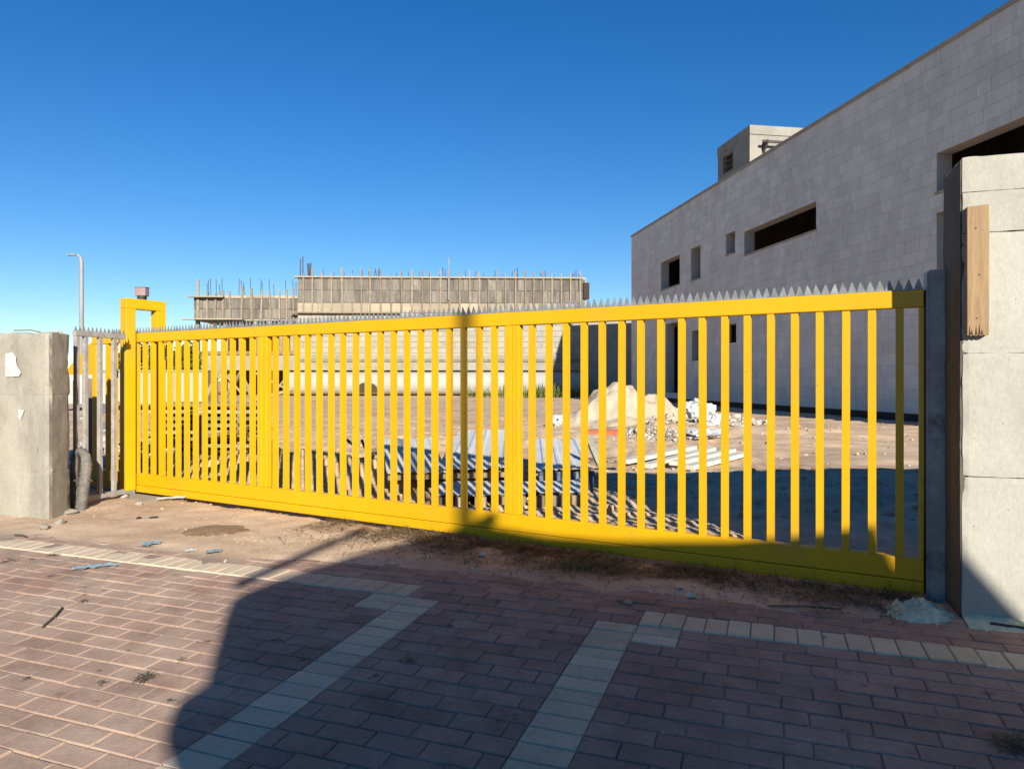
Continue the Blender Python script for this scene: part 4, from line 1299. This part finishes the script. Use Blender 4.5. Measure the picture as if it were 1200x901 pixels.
for k, (px, yy, h, r, lb_) in enumerate(((176, 50, 3.9, 1.7, 'dark bushy tree beyond the site cabin, nearest the yellow portal'), (197, 52, 4.1, 1.8, 'dark bushy tree beyond the site cabin, middle of the row'), (216, 50, 3.8, 1.6, 'dark bushy tree beyond the site cabin, beside the unfinished building'), (150, 56, 3.6, 1.9, 'dark bushy tree beyond the site cabin, hidden partly by the yellow portal'))):
    tree(((px - CU) / F * yy, yy, 0), h, r, lb_, 40 + k)

# ------------------------------------------------------------------ street lamp far left
ly = 42.0; lx = (95.5 - CU) / F * ly; lz = EYE + (446 - 299) / F * ly
sl_ = thing('street_lamp', 'slim grey street lamp with a short arm pointing left, beyond the left wall', 'street lamp', (lx, ly, 0))
m = MB(); m.tube([(lx, ly, 0), (lx, ly, lz * 0.5), (lx, ly, lz - 0.35), (lx - 0.06, ly, lz - 0.12), (lx - 0.22, ly, lz), (lx - 0.35, ly, lz + 0.02)], [0.16, 0.13, 0.115, 0.1, 0.08, 0.06], 10); m.build('pole', M['lamp_pole'], sl_, smooth=True)
m = MB(); m.obox((lx - 0.85, ly - 0.12, lz - 0.04), (0.55, 0, 0.02), (0, 0.24, 0), (0, 0, 0.08)); m.build('lamp_head', M['lamp_pole'], sl_, bevel=0.02)

# ------------------------------------------------------------------ weeds, litter
def blades(name, mat, pts, lab=None, cat=None, kind=None, origin=None):
    m = MB()
    for (p, d, ln, wd, bend) in pts:
        p = Vector(p); d = Vector(d).normalized()
        sd = d.cross(UP); sd = sd.normalized() if sd.length > 0.01 else Vector((1, 0, 0))
        prev = None
        for k in range(4):
            t = k / 3
            c = p + d * ln * t - UP * bend * ln * t * t
            w_ = wd * (1 - 0.8 * t)
            a, b2 = c - sd * w_, c + sd * w_
            if prev: m.quad(prev[0], prev[1], b2, a)
            prev = (a, b2)
    return tag(m.build(name, M[mat], origin=origin), lab, cat, kind=kind)
def rdir(el0, el1):
    a = random.uniform(0, 6.28); e_ = random.uniform(el0, el1)
    return (math.cos(a) * math.cos(e_), math.sin(a) * math.cos(e_), math.sin(e_))
P = []
for _ in range(15000):
    px = random.uniform(395, 1080) if random.random() < 0.55 else random.triangular(400, 900, 600)
    s = gate_s(px); d = 0.04 + abs(random.gauss(0, 0.33 if px < 800 else 0.24))
    p = GR + GDIR * s + GN * d
    if uv_of(p.x, p.y)[1] > 0.0 or mn.noise(p * 2.6) + 0.5 * mn.noise(p * 9.0) < random.uniform(-0.5, 0.25): continue
    P.append(((p.x, p.y, ground_h(p.x, p.y) + random.uniform(0, 0.025)), rdir(-0.08, 0.42 if random.random() < 0.85 else 0.9), random.uniform(0.03, 0.16), 0.0034, random.uniform(0, 0.5)))
blades('dry_grass', 'dry', P, kind='stuff')
gt = gnd(690, 668)
P = []
for _ in range(260):
    x, y = gt.x + random.gauss(0, 0.17), gt.y + random.gauss(0, 0.06)
    P.append(((x, y, ground_h(x, y)), rdir(0.4, 1.4), random.uniform(0.06, 0.17), 0.0026, random.uniform(0.2, 0.7)))
blades('green_grass_tuft', 'green', P, kind='stuff', origin=gt)
for k, (px, py, n, r, lb_) in enumerate(((172, 795, 90, 0.05, 'dry dark weed clump on the sunlit red paving'), (1190, 872, 160, 0.08, 'dark dead plant lying on the shaded paving at lower right'), (213, 774, 26, 0.025, 'tiny dry weed sprig on the paving near the shadow edge'),
                                 (120, 801, 22, 0.025, 'tiny dry weed sprig left of the dark weed clump'), (200, 822, 22, 0.02, 'tiny dry weed sprig below right of the dark weed clump'), (30, 796, 18, 0.02, 'tiny dry weed sprig at the far left of the paving'), (10, 658, 40, 0.06, 'dark dry weed on the paving below the left wall'), (62, 651, 40, 0.06, 'dark dry weed beside the cream band at left'),
                                 (98, 705, 24, 0.04, 'thin dry weed on the dusty paving left of the blue scrap'), (480, 775, 22, 0.03, 'withered sprig on the shaded paving between the cream strips'))):
    b_ = (py - CV) / F; a2 = (px - CU) / F
    y = 1.6205 / (b_ + 0.0184 * a2 + 0.0491); x = a2 * y
    if plane_h(x, y) > 0: q_ = gnd(px, py); x, y = q_.x, q_.y
    z = pave_h(x, y)
    P = [((x + random.gauss(0, r * 0.4), y + random.gauss(0, r * 0.4), z + random.uniform(0, 0.012)), rdir(-0.1, 0.6), random.uniform(0.5, 1.3) * r, 0.0026, random.uniform(0, 0.4)) for _ in range(n)]
    blades('dead_weed', 'weed', P, lb_, 'weed', origin=(x, y, z))
# long dry stalks lying under the gate
P = []
for _ in range(70):
    px = random.uniform(600, 1040); s = gate_s(px); p = GR + GDIR * s + GN * random.uniform(0.1, 0.5)
    a = math.atan2(GDIR.y, GDIR.x) + random.gauss(0, 0.5)
    P.append(((p.x, p.y, ground_h(p.x, p.y) + 0.012), (math.cos(a), math.sin(a), 0.05), random.uniform(0.2, 0.55), 0.003, random.uniform(0.0, 0.12)))
blades('fallen_stalks', 'dry', P, kind='stuff')
P = []                                                # weeds at the foot of the far wall
for _ in range(700):
    px = random.choice((random.gauss(630, 8), random.gauss(655, 10), random.uniform(540, 700)))
    x, y = (px - CU) / F * 60, 60 + random.gauss(0, 1.5)
    P.append(((x, y, 0), rdir(0.6, 1.5), random.uniform(0.4, 1.9), 0.05, 0.3))
blades('site_weeds', 'green', P, kind='stuff')

def flat_scrap(px, py, w_, d_, mat, name, label, cat, z=0.006, yaw_=0.3):
    c = gnd(px, py); z0 = pave_h(c.x, c.y) if uv_of(c.x, c.y)[1] > -0.3 else ground_h(c.x, c.y)
    z0 = max(z0, ground_h(c.x, c.y))
    m = MB(); n = 9; sd = random.uniform(0, 99)
    for i in range(n):
        for j in range(n):
            x, y = (i / (n - 1) - 0.5) * w_, (j / (n - 1) - 0.5) * d_
            x *= 1 + 0.35 * mn.noise(Vector((j * 0.6, sd, 0))); y *= 1 + 0.6 * mn.noise(Vector((i * 0.6, sd + 9, 0)))
            h = abs(0.03 * mn.fractal(Vector((x * 14, y * 14, sd)), 1, 2, 3)) + 0.003
            m.v.append(Vector((c.x + x * math.cos(yaw_) - y * math.sin(yaw_), c.y + x * math.sin(yaw_) + y * math.cos(yaw_), z0 + z + h)))
    for i in range(n - 1):
        for j in range(n - 1):
            m.f.append((i * n + j, (i + 1) * n + j, (i + 1) * n + j + 1, i * n + j + 1))
    o = m.build(name, M[mat], origin=(c.x, c.y, z0))
    md = o.modifiers.new('thick', 'SOLIDIFY'); md.thickness = 0.0015
    return tag(o, label, cat)
flat_scrap(112, 663, 0.30, 0.10, 'blue_bag', 'plastic_scrap', 'largest blue plastic scrap, flat on the sunlit paving at left', 'plastic scrap')
flat_scrap(178, 639, 0.15, 0.12, 'blue_bag', 'plastic_scrap', 'faded blue plastic scrap on the soil beyond the cream band', 'plastic scrap')
flat_scrap(251, 648, 0.12, 0.10, 'blue_bag', 'plastic_scrap', 'small blue plastic scrap nearest the big shadow', 'plastic scrap')
flat_scrap(224, 647, 0.09, 0.05, 'paper', 'paper_scrap', 'small white paper scrap on the soil between two blue scraps', 'paper scrap')
flat_scrap(201, 588, 0.30, 0.10, 'paper', 'paper_scrap', 'white paper scrap on the concrete pad beside the yellow portal foot', 'paper scrap', z=0.03)
# dark damp patch and its crumbs
def stain(px, py, rx, ry, label):
    c = gnd(px, py); m = MB(); k = 40
    m.v.append(Vector((c.x, c.y, ground_h(c.x, c.y) + 0.012)))
    for ring in (0.5, 1.0):
        for i in range(k):
            a = 2 * math.pi * i / k; r_ = ring * (1 + 0.22 * mn.noise(Vector((math.cos(a) * 1.5, math.sin(a) * 1.5, px))))
            x, y = c.x + rx * r_ * math.cos(a), c.y + ry * r_ * math.sin(a)
            m.v.append(Vector((x, y, ground_h(x, y) + (0.011 if ring < 1 else -0.004))))
    for i in range(k):
        i2 = (i + 1) % k
        m.f.append((0, 1 + i, 1 + i2)); m.f.append((1 + i, 1 + k + i, 1 + k + i2, 1 + i2))
    tag(m.build('damp_sand_patch', M['stain'], origin=c), label, 'patch')
stain(252, 623, 0.30, 0.30, 'oval dark damp sand patch on the soil in front of the gate')
for k, (px, py, lbl) in enumerate(((163, 609, 'small dark burnt clod before the portal foot, left one'), (179, 609, 'small dark burnt clod before the portal foot, right one'))):
    p = gnd(px, py); m = MB(); m.blob((p.x, p.y, 0.02), 0.045, 0.3, 0.4); tag(m.build('dark_clod', M['char_and_shade'], origin=p), lbl, 'clod')
# stones and chunks
for k, (px, py, r, mat, lbl) in enumerate(((566, 653, 0.035, 'paper', 'white broken chunk in the dry grass below the gate'), (520, 650, 0.022, 'rubble', 'small pale stone left of the white chunk in the dry grass'), (548, 659, 0.02, 'rubble', 'small pale stone below the white chunk in the dry grass'),
                                    (797, 692, 0.022, 'rubble', 'small pale stone on the litter above the right cream band'), (808, 700, 0.03, 'rubble', 'larger pale stone on the litter above the right cream band'), (700, 656, 0.03, 'clod', 'rounded stone beside the green grass tuft'), (736, 707, 0.025, 'clod', 'brown clod on the red paving near the right strip'),
                                    (70, 615, 0.06, 'pebble', 'broken mortar chunk at the foot of the left wall corner'), (52, 621, 0.05, 'pebble', 'smaller mortar chunk in front of the left wall corner'), (84, 603, 0.07, 'pebble', 'mortar chunk between the left wall and the conduit'), (146, 585, 0.05, 'sand', 'yellowish stone at the foot of the yellow portal'),
                                    (264, 659, 0.025, 'rubble', 'single pale pebble on the cream band near the shadow'), (163, 592, 0.04, 'rubble', 'pale stone beside the portal concrete pad'))):
    p = gnd(px, py); m = MB(); z = max(ground_h(p.x, p.y), pave_h(p.x, p.y)); m.blob((p.x, p.y, z + r * 0.4), r, 0.3, 0.7); tag(m.build('stone', M[mat], origin=p), lbl, 'stone')
def stick(p, q, r, lbl):
    P_, Q_ = gnd(*p), gnd(*q)
    for V_ in (P_, Q_): V_.z = max(pave_h(V_.x, V_.y), ground_h(V_.x, V_.y)) + r + 0.006
    mid = (P_ + Q_) / 2 + Vector((0.01, 0.01, 0.004)); m = MB(); m.tube([P_, mid, Q_], r, 5); tag(m.build('twig', M['weed'], origin=P_), lbl, 'twig')
stick((49, 724), (73, 704), 0.006, 'thin straight twig lying on the sunlit red paving')
stick((17, 629), (31, 631), 0.008, 'short dark twig by the cream band below the left wall')
stick((900, 712), (985, 717), 0.006, 'long bent twig lying in the litter right of the gate middle')
stick((318, 741), (332, 742), 0.004, 'short twig on the shaded paving')

# ------------------------------------------------------------------ unseen behind the camera: shaped shadow caster and lamp post
EL = Vector((math.sin(SUN_AZ), math.cos(SUN_AZ), 0)); EC = Vector((EL.y, -EL.x, 0))
TE = math.tan(SUN_EL); L0 = -4.0
def shade(p):
    """where the sunray through p passes the plane L0 behind the camera: (across, height)"""
    l = p.dot(EL); return p.dot(EC), p.z + (l - L0) * TE
def gatep(px, py):
    s = gate_s(px); y = (GR + GDIR * s).y
    return gp(s, EYE - (py - CV) / F * y, 0.04)
def pavp(px, py):
    b_ = (py - CV) / F; a2 = (px - CU) / F
    y = 1.6205 / (b_ + 0.0184 * a2 + 0.0491); x = a2 * y
    if plane_h(x, y) > 0: return gnd(px, py)
    return Vector((x, y, plane_h(x, y)))
def rwp(px, py):
    p = rpt(px, 0, 0.0); return Vector((p.x, p.y, EYE - (py - CV) / F * p.y))
outline = [shade(pavp(*q)) for q in ((247, 800), (252, 765), (262, 728), (271, 704), (286, 694), (330, 677), (380, 661), (432, 645))]
outline += [shade(gatep(*q)) for q in ((556, 611), (640, 626), (720, 632), (790, 632), (860, 632), (940, 626), (1030, 613))]
outline += [shade(rwp(*q)) for q in ((1127, 645), (1165, 688), (1200, 726))]
caster_z = -0.3
van_caster = thing('unseen_shadow_caster', 'unseen pale shadow caster in vehicle form behind the camera', 'van_caster', EL * L0 + EC * 1.5 + UP * caster_z)  # added shadow caster, its outline traced back from the cast shadow
pts = [EL * L0 + EC * c + UP * z for c, z in outline]
pts = [EL * L0 + EC * outline[0][0] + UP * 0.15] + pts + [EL * L0 + EC * (outline[-1][0] + 0.25) + UP * 0.15]
m = MB(); m.prism(pts, -EL * 2.1); m.build('body', M['van_caster'], van_caster)
mir = [shade(pavp(*q)) for q in ((225, 925), (206, 890), (198, 868), (197, 850), (204, 830), (218, 814), (236, 804), (262, 800), (262, 860), (262, 925))]  # bulge added to the caster for the notch in the shadow edge
m = MB(); m.prism([EL * L0 + EC * c + UP * z for c, z in mir], -EL * 0.10); m.build('shadow_bulge', M['black'], van_caster)
for c in (0.3, 2.9):
    for l in (-0.25, -1.85):
        m = MB(); o_ = EL * (L0 + l) + EC * c + UP * 0.02; m.tube([o_ - EL * 0.11, o_ + EL * 0.11], 0.34, 20); m.build('wheel', M['black'], van_caster)
bar = [shade(pavp(277, 684)), shade(pavp(354, 650)), shade(pavp(432, 617))]  # bars added to cast the thin shadow lines
m = MB(); m.tube([EL * (L0 - 0.05) + EC * c + UP * z for c, z in bar], 0.048, 8); m.build('shadow_bar', M['rebar'], van_caster)
bar = [shade(gatep(540, 626)), shade(gatep(584, 601))]
m = MB(); m.tube([EL * (L0 - 0.05) + EC * c + UP * z for c, z in bar], 0.06, 8); m.build('shadow_bar', M['rebar'], van_caster)
c_ = gatep(548, 420).dot(EC)
pb = EL * -9.5 + EC * c_; 
lp = thing('lamp_post', 'street lamp post standing behind the camera', 'street lamp', (pb.x, pb.y, -0.32))
m = MB(); m.tube([(pb.x, pb.y, -0.32), (pb.x, pb.y, 4), (pb.x, pb.y, 9.5)], [0.08, 0.07, 0.06], 12); m.build('pole', M['lamp_pole'], lp, smooth=True)
m = MB(); m.obox((pb.x - 0.15, pb.y - 0.9, 9.3), (0.3, 0, 0), (0, 0.7, 0), (0, 0, 0.1)); m.build('lamp_head', M['lamp_pole'], lp)
